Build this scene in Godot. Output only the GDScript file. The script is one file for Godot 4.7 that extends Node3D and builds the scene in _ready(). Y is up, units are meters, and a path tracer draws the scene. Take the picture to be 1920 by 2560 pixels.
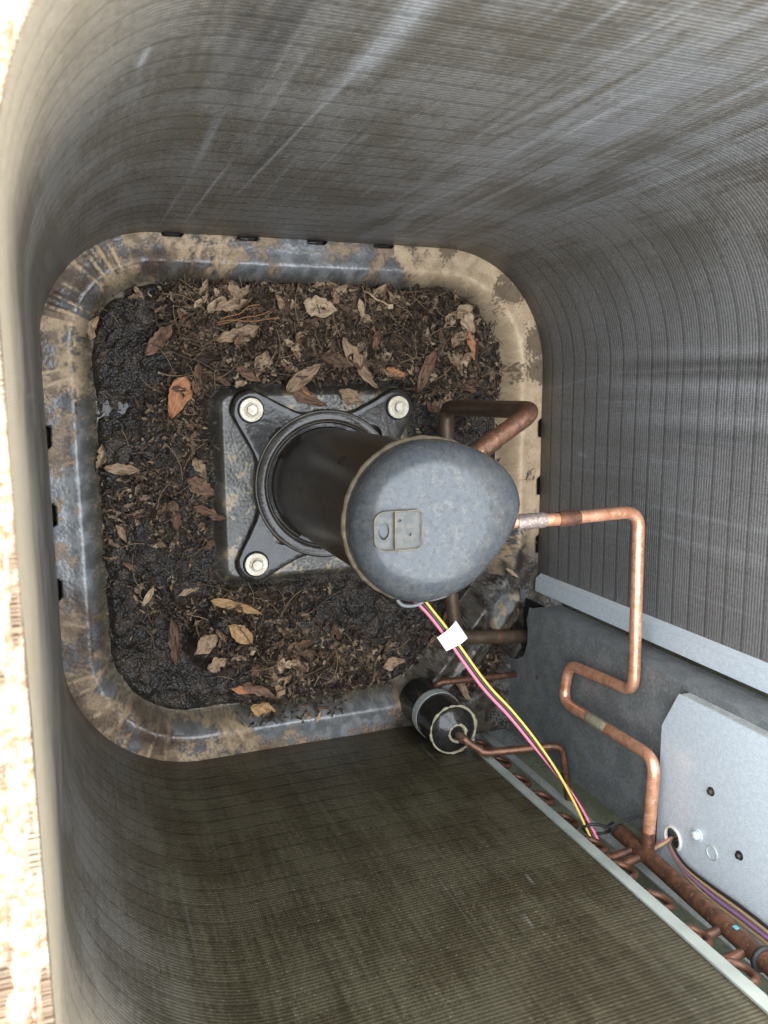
extends Node3D

# ------------------------------------------------------------------ set-up: camera, sky, sun, exposure
const COIL_TOP := 0.66
const SHELL := Vector3(0.008, 0.0, -0.0225)
var rng := RandomNumberGenerator.new()
var used_names := {}
var M := {}

func _ready() -> void:
	rng.seed = 4711
	var cam := Camera3D.new()
	cam.name = "camera"
	add_child(cam)
	cam.transform = Transform3D(Basis(Vector3(0.9357, 0.3527, 0.0077), Vector3(0.0617, -0.1422, -0.9879), Vector3(-0.3473, 0.9249, -0.1548)).orthonormalized(), Vector3(-0.2847, 0.9807, -0.1462))
	var lens := CameraAttributesPhysical.new()
	lens.frustum_focal_length = 19.0
	lens.frustum_near = 0.02
	lens.frustum_far = 200.0
	lens.frustum_focus_distance = 0.86
	lens.exposure_aperture = 8.5
	cam.attributes = lens
	cam.current = true

	var sun := DirectionalLight3D.new()
	sun.name = "sun"
	sun.light_energy = 0.6
	sun.light_color = Color(1.0, 0.93, 0.82)
	sun.light_angular_distance = 0.5
	sun.shadow_enabled = true
	add_child(sun)
	var el := deg_to_rad(16.0)
	sun.look_at_from_position(Vector3.ZERO, Vector3(cos(el), -sin(el), -0.02), Vector3.UP)

	var sky_mat := ProceduralSkyMaterial.new()
	sky_mat.sky_top_color = Color(0.86, 0.888, 0.922)
	sky_mat.sky_horizon_color = Color(0.95, 0.95, 0.94)
	sky_mat.sky_curve = 0.2
	sky_mat.ground_horizon_color = Color(0.5, 0.48, 0.44)
	sky_mat.ground_bottom_color = Color(0.25, 0.22, 0.19)
	sky_mat.sun_angle_max = 60.0
	var sky := Sky.new()
	sky.sky_material = sky_mat
	var env := Environment.new()
	env.background_mode = Environment.BG_SKY
	env.sky = sky
	env.tonemap_mode = Environment.TONE_MAPPER_LINEAR
	env.tonemap_exposure = 7.3
	env.background_energy_multiplier = 1.0
	env.sdfgi_enabled = true
	env.ssao_enabled = true
	env.ssil_enabled = true
	var we := WorldEnvironment.new()
	we.name = "world"
	we.environment = env
	add_child(we)

	materials()
	ground()
	base_pan()
	mud()
	coil()
	cabinet()
	access_panel()
	control_box()
	compressor()
	pipes()
	drier()
	header()
	wiring()
	litter()

# ------------------------------------------------------------------ helpers
func lin(r: float, g: float, b: float) -> Color:
	return Color(r, g, b).linear_to_srgb()

func numbered(called: String) -> String:
	if not used_names.has(called):
		used_names[called] = 0
		return called
	used_names[called] += 1
	return "%s_%03d" % [called, used_names[called]]

func tag(o: Node, label: String, category: String, group := "", kind := "") -> void:
	o.set_meta("label", label)
	if category != "":
		o.set_meta("category", category)
	if group != "":
		o.set_meta("group", group)
	if kind != "":
		o.set_meta("kind", kind)

func thing(called: String, label: String, category: String, group := "") -> Node3D:
	var o := Node3D.new()
	o.name = numbered(called)
	add_child(o, true)
	tag(o, label, category, group)
	return o

func put(called: String, mesh: Mesh, material: Material, parent: Node, label := "") -> MeshInstance3D:
	var o := MeshInstance3D.new()
	o.name = numbered(called) if parent == self else called
	o.mesh = mesh
	o.material_override = material
	parent.add_child(o, true)
	if label != "":
		o.set_meta("label", label)
	return o

class Mb:
	var v := PackedVector3Array()
	var n := PackedVector3Array()
	var uv := PackedVector2Array()
	var uv2 := PackedVector2Array()
	var idx := PackedInt32Array()

	# rows of points; a,b,c wound so that the front is on the side of  du x dv  unless flip
	func grid(pts: PackedVector3Array, nu: int, nv: int, uvs := PackedVector2Array(), flip := false, uvs2 := PackedVector2Array(), weld_u := false) -> void:
		var base := v.size()
		var nn := PackedVector3Array()
		nn.resize(pts.size())
		var tri := PackedInt32Array()
		for j in nv - 1:
			for i in nu - 1:
				var a := j * nu + i
				var b := a + 1
				var c := a + nu
				var d := c + 1
				if flip:
					tri.append_array([a, b, c, b, d, c])
				else:
					tri.append_array([a, c, b, b, c, d])
		for t in range(0, tri.size(), 3):
			var p := pts[tri[t]]
			var fn := -(pts[tri[t + 1]] - p).cross(pts[tri[t + 2]] - p)
			nn[tri[t]] += fn
			nn[tri[t + 1]] += fn
			nn[tri[t + 2]] += fn
		if weld_u:
			for j in nv:
				var s := nn[j * nu] + nn[j * nu + nu - 1]
				nn[j * nu] = s
				nn[j * nu + nu - 1] = s
		for k in pts.size():
			n.append(nn[k].normalized() if nn[k].length_squared() > 1e-24 else Vector3.UP)
		v.append_array(pts)
		if uvs.size() == pts.size():
			uv.append_array(uvs)
		else:
			for j in nv:
				for i in nu:
					uv.append(Vector2(float(i) / maxi(nu - 1, 1), float(j) / maxi(nv - 1, 1)))
		if uvs2.size() == pts.size():
			uv2.append_array(uvs2)
		else:
			for k in pts.size():
				uv2.append(Vector2.ZERO)
		for t in tri:
			idx.append(base + t)

	func tri(a: Vector3, b: Vector3, c: Vector3, out: Vector3) -> void:
		var fn := -(b - a).cross(c - a)
		if fn.dot(out) < 0.0:
			var t := b
			b = c
			c = t
			fn = -fn
		fn = fn.normalized()
		for p in [a, b, c]:
			idx.append(v.size())
			v.append(p)
			n.append(fn)
			uv.append(Vector2(p.x + p.y * 0.37, p.z + p.y * 0.61) * 4.0)
			uv2.append(Vector2.ZERO)

	func quad(a: Vector3, b: Vector3, c: Vector3, d: Vector3, out: Vector3) -> void:
		tri(a, b, c, out)
		tri(a, c, d, out)

	func box(c: Vector3, h: Vector3, r := 0.0, basis := Basis.IDENTITY, seg := 3) -> void:
		if r <= 0.0:
			r = minf(h.x, minf(h.y, h.z)) * 0.15
		r = minf(r, minf(h.x, minf(h.y, h.z)) * 0.98)
		for f in 6:
			var ax := f / 2
			var sg := 1.0 if f % 2 == 0 else -1.0
			var pts := PackedVector3Array()
			var ts := []
			for t in seg:
				ts.append([t])
			var N := seg * 2
			var first := v.size()
			for j in N:
				for i in N:
					var p := Vector3.ZERO
					var u_ax := (ax + 1) % 3
					var v_ax := (ax + 2) % 3
					p[ax] = sg * h[ax]
					p[u_ax] = edge(i, seg, h[u_ax], r)
					p[v_ax] = edge(j, seg, h[v_ax], r)
					var core := Vector3(clampf(p.x, -h.x + r, h.x - r), clampf(p.y, -h.y + r, h.y - r), clampf(p.z, -h.z + r, h.z - r))
					var d := (p - core).normalized()
					v.append(c + basis * (core + d * r))
					n.append((basis * d).normalized())
					uv.append(Vector2(p[u_ax], p[v_ax]) * 8.0)
					uv2.append(Vector2.ZERO)
			for j in N - 1:
				for i in N - 1:
					var a := first + j * N + i
					var q := [a, a + N, a + 1, a + 1, a + N, a + N + 1] if sg > 0 else [a, a + 1, a + N, a + 1, a + N + 1, a + N]
					for k in q:
						idx.append(k)

	func edge(i: int, seg: int, h: float, r: float) -> float:
		if i < seg:
			return -h + r * (1.0 - cos(PI / 2 * float(i) / (seg - 1)) * 1.0) if false else -h + r * tan(PI / 4 * float(i) / (seg - 1))
		return h - r * tan(PI / 4 * float(seg * 2 - 1 - i) / (seg - 1))

	# rings between (r, y) pairs, hard edge at every repeated pair
	func lathe(prof: Array, c: Vector3, seg := 48, shape := PackedFloat32Array(), basis := Basis.IDENTITY) -> void:
		var start := 0
		for k in range(1, prof.size() + 1):
			if k == prof.size() or prof[k].is_equal_approx(prof[k - 1]):
				var part := prof.slice(start, k)
				start = k
				if part.size() < 2:
					continue
				var pts := PackedVector3Array()
				for p in part:
					for i in seg + 1:
						var a := TAU * i / seg
						var rr: float = p.x * (shape[i] if shape.size() > seg else 1.0)
						pts.append(c + basis * Vector3(cos(a) * rr, p.y, sin(a) * rr))
				grid(pts, seg + 1, part.size(), PackedVector2Array(), true, PackedVector2Array(), true)

	func tube(path: PackedVector3Array, radius: float, seg := 12, caps := true, radii := PackedFloat32Array()) -> void:
		var pts := PackedVector3Array()
		var uvs := PackedVector2Array()
		var t0 := (path[1] - path[0]).normalized()
		var side := t0.cross(Vector3.UP if absf(t0.y) < 0.9 else Vector3.RIGHT).normalized()
		var run := 0.0
		var rings := []
		for k in path.size():
			var t := (path[mini(k + 1, path.size() - 1)] - path[maxi(k - 1, 0)]).normalized()
			side = (side - t * side.dot(t)).normalized()
			var up := t.cross(side)
			if k > 0:
				run += path[k].distance_to(path[k - 1])
			var rr := radii[k] if radii.size() == path.size() else radius
			for i in seg + 1:
				var a := TAU * i / seg
				pts.append(path[k] + (side * cos(a) + up * sin(a)) * rr)
				uvs.append(Vector2(float(i) / seg, run * 8.0))
			rings.append(t)
		grid(pts, seg + 1, path.size(), uvs, false, PackedVector2Array(), true)
		if caps:
			for e in [0, path.size() - 1]:
				var o: Vector3 = -rings[0] if e == 0 else rings[e]
				for i in seg:
					tri(path[e], pts[e * (seg + 1) + i], pts[e * (seg + 1) + i + 1], o)

	# polygon (plane coordinates) pushed along its normal
	func prism(poly: PackedVector2Array, o: Vector3, ux: Vector3, uy: Vector3, depth: Vector3) -> void:
		var t := Geometry2D.triangulate_polygon(poly)
		for k in range(0, t.size(), 3):
			var a: Vector3 = lift(poly[t[k]], o, ux, uy)
			var b: Vector3 = lift(poly[t[k + 1]], o, ux, uy)
			var c: Vector3 = lift(poly[t[k + 2]], o, ux, uy)
			tri(a, b, c, -depth)
			tri(a + depth, b + depth, c + depth, depth)
		var cw := Geometry2D.is_polygon_clockwise(poly)
		for k in poly.size():
			var p := poly[k]
			var q := poly[(k + 1) % poly.size()]
			var e := q - p
			var o2 := Vector2(e.y, -e.x) * (-1.0 if cw else 1.0)
			var a: Vector3 = lift(p, o, ux, uy)
			var b: Vector3 = lift(q, o, ux, uy)
			quad(a, b, b + depth, a + depth, ux * o2.x + uy * o2.y)

	func lift(p: Vector2, o: Vector3, ux: Vector3, uy: Vector3) -> Vector3:
		return o + ux * p.x + uy * p.y

	func mesh() -> ArrayMesh:
		var arr := []
		arr.resize(Mesh.ARRAY_MAX)
		arr[Mesh.ARRAY_VERTEX] = v
		arr[Mesh.ARRAY_NORMAL] = n
		arr[Mesh.ARRAY_TEX_UV] = uv
		arr[Mesh.ARRAY_TEX_UV2] = uv2
		arr[Mesh.ARRAY_INDEX] = idx
		var m := ArrayMesh.new()
		m.add_surface_from_arrays(Mesh.PRIMITIVE_TRIANGLES, arr)
		return m

# a bent line: corners rounded with the given radius
func bend(points: Array, r: float, steps := 7) -> PackedVector3Array:
	var out := PackedVector3Array()
	out.append(points[0])
	for k in range(1, points.size() - 1):
		var p: Vector3 = points[k]
		var a: Vector3 = (points[k - 1] - p)
		var b: Vector3 = (points[k + 1] - p)
		var ang := a.angle_to(b)
		var cut := minf(r / tan(ang / 2.0), minf(a.length(), b.length()) * 0.48)
		var p0 := p + a.normalized() * cut
		var p1 := p + b.normalized() * cut
		for s in steps + 1:
			var t := float(s) / steps
			# circular-like blend
			var q0 := p0.lerp(p, t)
			var q1 := p.lerp(p1, t)
			out.append(q0.lerp(q1, t))
	out.append(points[points.size() - 1])
	return out

func smooth_line(points: Array, steps := 8) -> PackedVector3Array:
	var c := Curve3D.new()
	for k in points.size():
		var t: Vector3 = (points[mini(k + 1, points.size() - 1)] - points[maxi(k - 1, 0)]) / 6.0
		c.add_point(points[k], -t, t)
	var out := PackedVector3Array()
	var n := (points.size() - 1) * steps
	var L := c.get_baked_length()
	for s in n + 1:
		out.append(c.sample_baked(L * s / n, true))
	return out

# bytes of a noise picture; sx, sy > 1 stretch it
func nz(w: int, h: int, sd: int, freq: float, oct := 4, sx := 1, sy := 1, kind := FastNoiseLite.TYPE_SIMPLEX_SMOOTH, seamless := false) -> PackedByteArray:
	var f := FastNoiseLite.new()
	f.seed = sd
	f.frequency = freq
	f.noise_type = kind
	f.fractal_octaves = oct
	if kind == FastNoiseLite.TYPE_CELLULAR:
		f.fractal_type = FastNoiseLite.FRACTAL_NONE
	var im: Image = f.get_seamless_image(w / sx, h / sy) if seamless else f.get_image(w / sx, h / sy)
	if sx > 1 or sy > 1:
		im.resize(w, h, Image.INTERPOLATE_CUBIC)
	im.convert(Image.FORMAT_L8)
	return im.get_data()

func tex(w: int, h: int, data: PackedByteArray, format := Image.FORMAT_RGB8) -> ImageTexture:
	return ImageTexture.create_from_image(Image.create_from_data(w, h, false, format, data))

# two-tone mottled colour picture (linear colours), tileable
func mottle(size: int, sd: int, freq: float, a: Color, b: Color, lo: float, hi: float, c := Color(-1, 0, 0), clo := 0.7, chi := 0.8) -> ImageTexture:
	var n1 := nz(size, size, sd, freq, 5, 1, 1, FastNoiseLite.TYPE_SIMPLEX_SMOOTH, true)
	var n2 := nz(size, size, sd + 7, freq * 2.3, 4, 1, 1, FastNoiseLite.TYPE_SIMPLEX_SMOOTH, true)
	var n3 := nz(size, size, sd + 13, freq * 6.0, 3, 1, 1, FastNoiseLite.TYPE_SIMPLEX_SMOOTH, true)
	var out := PackedByteArray()
	out.resize(size * size * 3)
	for i in size * size:
		var t := smoothstep(lo, hi, (n1[i] * 0.7 + n3[i] * 0.3) / 255.0)
		var col := a.lerp(b, t)
		if c.r >= 0.0:
			col = col.lerp(c, smoothstep(clo, chi, (n2[i] * 0.8 + n3[i] * 0.2) / 255.0))
		col = (col * (0.82 + 0.36 * n3[i] / 255.0)).linear_to_srgb()
		out[i * 3] = clampi(int(col.r * 255.0), 0, 255)
		out[i * 3 + 1] = clampi(int(col.g * 255.0), 0, 255)
		out[i * 3 + 2] = clampi(int(col.b * 255.0), 0, 255)
	return tex(size, size, out)

func std(called: String, albedo: Variant, rough: float, metal := 0.0, tile := 0.0, bump: Texture2D = null, bump_cm := 0.05) -> StandardMaterial3D:
	var m := StandardMaterial3D.new()
	m.resource_name = called
	if albedo is Color:
		m.albedo_color = albedo
	else:
		m.albedo_texture = albedo
	m.roughness = rough
	m.metallic = metal
	if tile > 0.0:
		m.uv1_triplanar = true
		m.uv1_world_triplanar = true
		m.uv1_scale = Vector3.ONE * tile
	if bump:
		m.heightmap_enabled = true
		m.heightmap_texture = bump
		m.heightmap_scale = bump_cm
	return m

func noise_tex(size: int, sd: int, freq: float, oct := 5) -> ImageTexture:
	return tex(size, size, nz(size, size, sd, freq, oct, 1, 1, FastNoiseLite.TYPE_SIMPLEX_SMOOTH, true), Image.FORMAT_L8)

func materials() -> void:
	M.grain = noise_tex(256, 3, 0.05)
	M.fine = noise_tex(256, 4, 0.12)
	M.black_paint = std("black_paint", mottle(512, 11, 0.008, Color(0.030, 0.027, 0.022), Color(0.048, 0.040, 0.030), 0.35, 0.65), 0.28, 0.0, 5.0, M.grain, 0.03)
	M.shell = std("shell_paint", mottle(512, 12, 0.006, Color(0.022, 0.015, 0.009), Color(0.036, 0.025, 0.014), 0.35, 0.65), 0.34, 0.0, 4.0, M.grain, 0.02)
	M.cap = std("cap_paint", mottle(1024, 13, 0.012, Color(0.062, 0.069, 0.076), Color(0.135, 0.128, 0.108), 0.42, 0.98, Color(0.042, 0.041, 0.038), 0.5, 0.85), 0.22, 0.0, 5.0, M.grain, 0.03)
	M.tab = std("tab_paint", mottle(256, 27, 0.02, Color(0.05, 0.055, 0.05), Color(0.085, 0.08, 0.065), 0.4, 0.6), 0.36, 0.0, 16.0)
	M.foot = std("foot_paint", mottle(512, 14, 0.012, Color(0.016, 0.0145, 0.013), Color(0.046, 0.039, 0.032), 0.38, 0.70), 0.15, 0.0, 7.0, M.grain, 0.02)
	M.dust = std("dust_weld", mottle(256, 15, 0.03, Color(0.20, 0.155, 0.095), Color(0.10, 0.078, 0.052), 0.35, 0.65), 0.6, 0.0, 12.0)
	M.zinc = std("zinc", mottle(256, 16, 0.02, Color(0.66, 0.58, 0.42), Color(0.80, 0.75, 0.62), 0.4, 0.6), 0.38, 0.1, 14.0)
	M.copper = std("copper", mottle(512, 17, 0.012, Color(0.87, 0.46, 0.29), Color(0.62, 0.27, 0.14), 0.30, 0.72, Color(0.90, 0.58, 0.44), 0.60, 0.75), 0.29, 0.6, 9.0, M.grain, 0.01)
	M.copper_old = std("copper_old", mottle(512, 18, 0.015, Color(0.215, 0.100, 0.058), Color(0.105, 0.057, 0.038), 0.32, 0.68, Color(0.32, 0.15, 0.085), 0.64, 0.76), 0.45, 0.55, 9.0, M.grain, 0.02)
	M.copper_dark = std("copper_dark", mottle(512, 19, 0.012, Color(0.075, 0.050, 0.032), Color(0.12, 0.078, 0.05), 0.4, 0.6), 0.42, 0.25, 7.0)
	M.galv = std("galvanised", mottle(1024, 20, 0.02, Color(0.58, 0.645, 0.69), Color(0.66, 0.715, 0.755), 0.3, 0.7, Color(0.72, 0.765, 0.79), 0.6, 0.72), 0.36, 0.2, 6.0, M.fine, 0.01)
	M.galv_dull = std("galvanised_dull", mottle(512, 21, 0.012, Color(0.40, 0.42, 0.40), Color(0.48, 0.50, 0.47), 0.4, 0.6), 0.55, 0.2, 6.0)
	M.panel = std("panel_paint", mottle(1024, 22, 0.01, Color(0.150, 0.162, 0.164), Color(0.205, 0.214, 0.212), 0.32, 0.68, Color(0.26, 0.25, 0.21), 0.72, 0.84), 0.42, 0.1, 3.0, M.fine, 0.015)
	M.olive = std("olive_sheet", mottle(512, 23, 0.01, Color(0.12, 0.13, 0.085), Color(0.17, 0.175, 0.12), 0.4, 0.6), 0.5, 0.1, 4.0)
	M.gloss_black = std("gloss_black", mottle(512, 24, 0.03, Color(0.012, 0.012, 0.012), Color(0.022, 0.021, 0.019), 0.4, 0.6, Color(0.14, 0.12, 0.09), 0.74, 0.8), 0.12, 0.0, 9.0, M.fine, 0.02)
	M.caulk = std("caulk", mottle(256, 25, 0.04, Color(0.50, 0.44, 0.30), Color(0.36, 0.31, 0.21), 0.4, 0.6), 0.7, 0.0, 20.0, M.fine, 0.2)
	M.pink = std("pink_wire", lin(0.66, 0.17, 0.25), 0.5)
	M.stub = std("stub_metal", mottle(256, 29, 0.03, Color(0.36, 0.27, 0.23), Color(0.26, 0.20, 0.17), 0.4, 0.6, Color(0.5, 0.47, 0.45), 0.6, 0.7), 0.4, 0.5, 16.0)
	M.copper_bend = std("copper_bend", mottle(256, 30, 0.02, Color(0.16, 0.066, 0.035), Color(0.07, 0.036, 0.023), 0.4, 0.6), 0.45, 0.3, 12.0)
	M.black_wire = std("black_wire", lin(0.022, 0.021, 0.02), 0.38)
	M.yellow = std("yellow_wire", lin(0.66, 0.46, 0.09), 0.45)
	M.tan_wire = std("tan_wire", lin(0.42, 0.28, 0.15), 0.5)
	M.purple = std("purple_wire", lin(0.30, 0.16, 0.30), 0.45)
	M.rubber = std("rubber", lin(0.015, 0.015, 0.015), 0.55)
	M.white_plastic = std("white_plastic", lin(0.62, 0.60, 0.52), 0.35)
	M.dark = std("hole_shade_black", lin(0.008, 0.008, 0.008), 0.9)  # black standing in for the shade inside holes
	M.bark = std("twig_bark", mottle(128, 26, 0.05, Color(0.10, 0.065, 0.04), Color(0.05, 0.035, 0.025), 0.4, 0.6), 0.8, 0.0, 20.0)
	M.needle = std("pine_needle", lin(0.34, 0.15, 0.06), 0.6)

# ------------------------------------------------------------------ setting
func ground() -> void:
	var m := std("soil", mottle(512, 31, 0.01, Color(0.12, 0.09, 0.06), Color(0.20, 0.16, 0.11), 0.4, 0.6), 0.95, 0.0, 1.2, M.grain, 1.0)
	var b := Mb.new()
	var pts := PackedVector3Array()
	for j in 2:
		for i in 2:
			pts.append(Vector3((i * 2 - 1) * 40.0, -0.14, (j * 2 - 1) * 40.0))
	b.grid(pts, 2, 2)
	var g := put("ground", b.mesh(), m, self)
	tag(g, "bare brown soil around the unit", "", "", "structure")
	var pad := Mb.new()
	pad.box(Vector3(0.0, -0.095, 0.03), Vector3(0.46, 0.04, 0.50), 0.008)
	var c := std("concrete", mottle(512, 32, 0.02, Color(0.30, 0.28, 0.25), Color(0.38, 0.36, 0.33), 0.4, 0.6), 0.9, 0.0, 2.0, M.fine, 0.1)
	var p := put("concrete_pad", pad.mesh(), c, self)
	tag(p, "pale concrete slab under the unit", "", "", "structure")

# ------------------------------------------------------------------ base pan
const RIM := Vector2(0.3176, 0.3187)
func rr(p: Vector2, c: Vector2, h: Vector2, r: float) -> float:
	var q := (p - c).abs() - h + Vector2(r, r)
	return Vector2(maxf(q.x, 0), maxf(q.y, 0)).length() + minf(maxf(q.x, q.y), 0.0) - r

func rim_inside(p: Vector2) -> float:
	return -rr(p, Vector2.ZERO, RIM, 0.155 if p.x < 0 and p.y > 0 else (0.128 if p.x < 0 else 0.15))

func diag(p: Vector2) -> float:
	return p.x * 0.767 + p.y * 0.642

func smin(a: float, b: float, k: float) -> float:
	var h := clampf(0.5 + 0.5 * (b - a) / k, 0.0, 1.0)
	return lerpf(b, a, h) - k * h * (1.0 - h)

func pan_e(p: Vector2) -> float:
	return smin(rim_inside(p), 0.318 - diag(p), 0.03)

func pad_in(p: Vector2) -> float:
	return -rr(p, Vector2(-0.001, -0.022), Vector2(0.138, 0.132), 0.032)

const SLOTS := [[-0.1705, -0.3195, 0], [-0.0843, -0.3195, 0], [0.0, -0.3195, 0], [0.0867, -0.3195, 0], [-0.3185, -0.0912, 1], [-0.3185, -0.0024, 1], [-0.3185, 0.0835, 1], [0.3180, -0.0854, 1], [0.3180, -0.0045, 1], [0.3180, 0.0783, 1]]

func slot_at(p: Vector2) -> float:
	var best := -1.0
	for s in SLOTS:
		if absf(p.x - s[0]) < 0.02 and absf(p.y - s[1]) < 0.02:
			var h := Vector2(0.0120, 0.0038) if s[2] == 0 else Vector2(0.0038, 0.0120)
			best = maxf(best, -rr(p, Vector2(s[0], s[1]), h, 0.0036))
	return best

func pan_h(p: Vector2, n: float) -> float:
	var e := rim_inside(p)
	if e < 0.0:
		return -0.0005
	var f := pan_e(p)
	var y := 0.0015 * smoothstep(0.016, 0.029, f) - 0.036 * smoothstep(0.030, 0.056, f)
	# stamped corner beyond the ridge
	var d := diag(p)
	if d > 0.285 and e > 0.012:
		var low := smoothstep(0.328, 0.348, d) * smoothstep(0.012, 0.035, e)
		y = lerpf(y, -0.030, low)
		var bl := -rr(p, Vector2(0.262, 0.172), Vector2(0.026, 0.034), 0.012)
		y += 0.012 * smoothstep(-0.001, 0.007, bl)
		y += 0.005 * exp(-pow((d - 0.312) / 0.006, 2.0)) * smoothstep(0.02, 0.05, e)
	# raised seat of the compressor
	y = lerpf(y, -0.012, smoothstep(0.0, 0.020, pad_in(p)))
	y += pucker(p) * smoothstep(0.0, 0.006, e) * (1.0 - smoothstep(0.024, 0.036, f))
	y += (n - 0.5) * 0.0012
	if slot_at(p) > 0.0:
		y -= 0.012
	return y

# puckers pressed into the rim where it turns a corner
func pucker(p: Vector2) -> float:
	var cc := Vector2.ZERO
	var amp := 0.0
	if p.x < -0.12 and p.y < -0.13:
		cc = Vector2(-0.19, -0.19)
		amp = 0.0036
	elif p.x < -0.11 and p.y > 0.12:
		cc = Vector2(-0.163, 0.164)
		amp = 0.0040
	elif p.x > 0.14 and p.y < -0.14:
		cc = Vector2(0.168, -0.169)
		amp = 0.0016
	if amp == 0.0:
		return 0.0
	var a := (p - cc).angle()
	var w := pow(maxf(0.0, cos(a * 46.0 + 1.6 * sin(a * 9.0) + (p - cc).length() * 16.0)), 1.6)
	return amp * w * (0.55 + 0.45 * sin(a * 11.0)) * smoothstep(0.25, 0.7, absf(sin(a * 2.0)))

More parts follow.
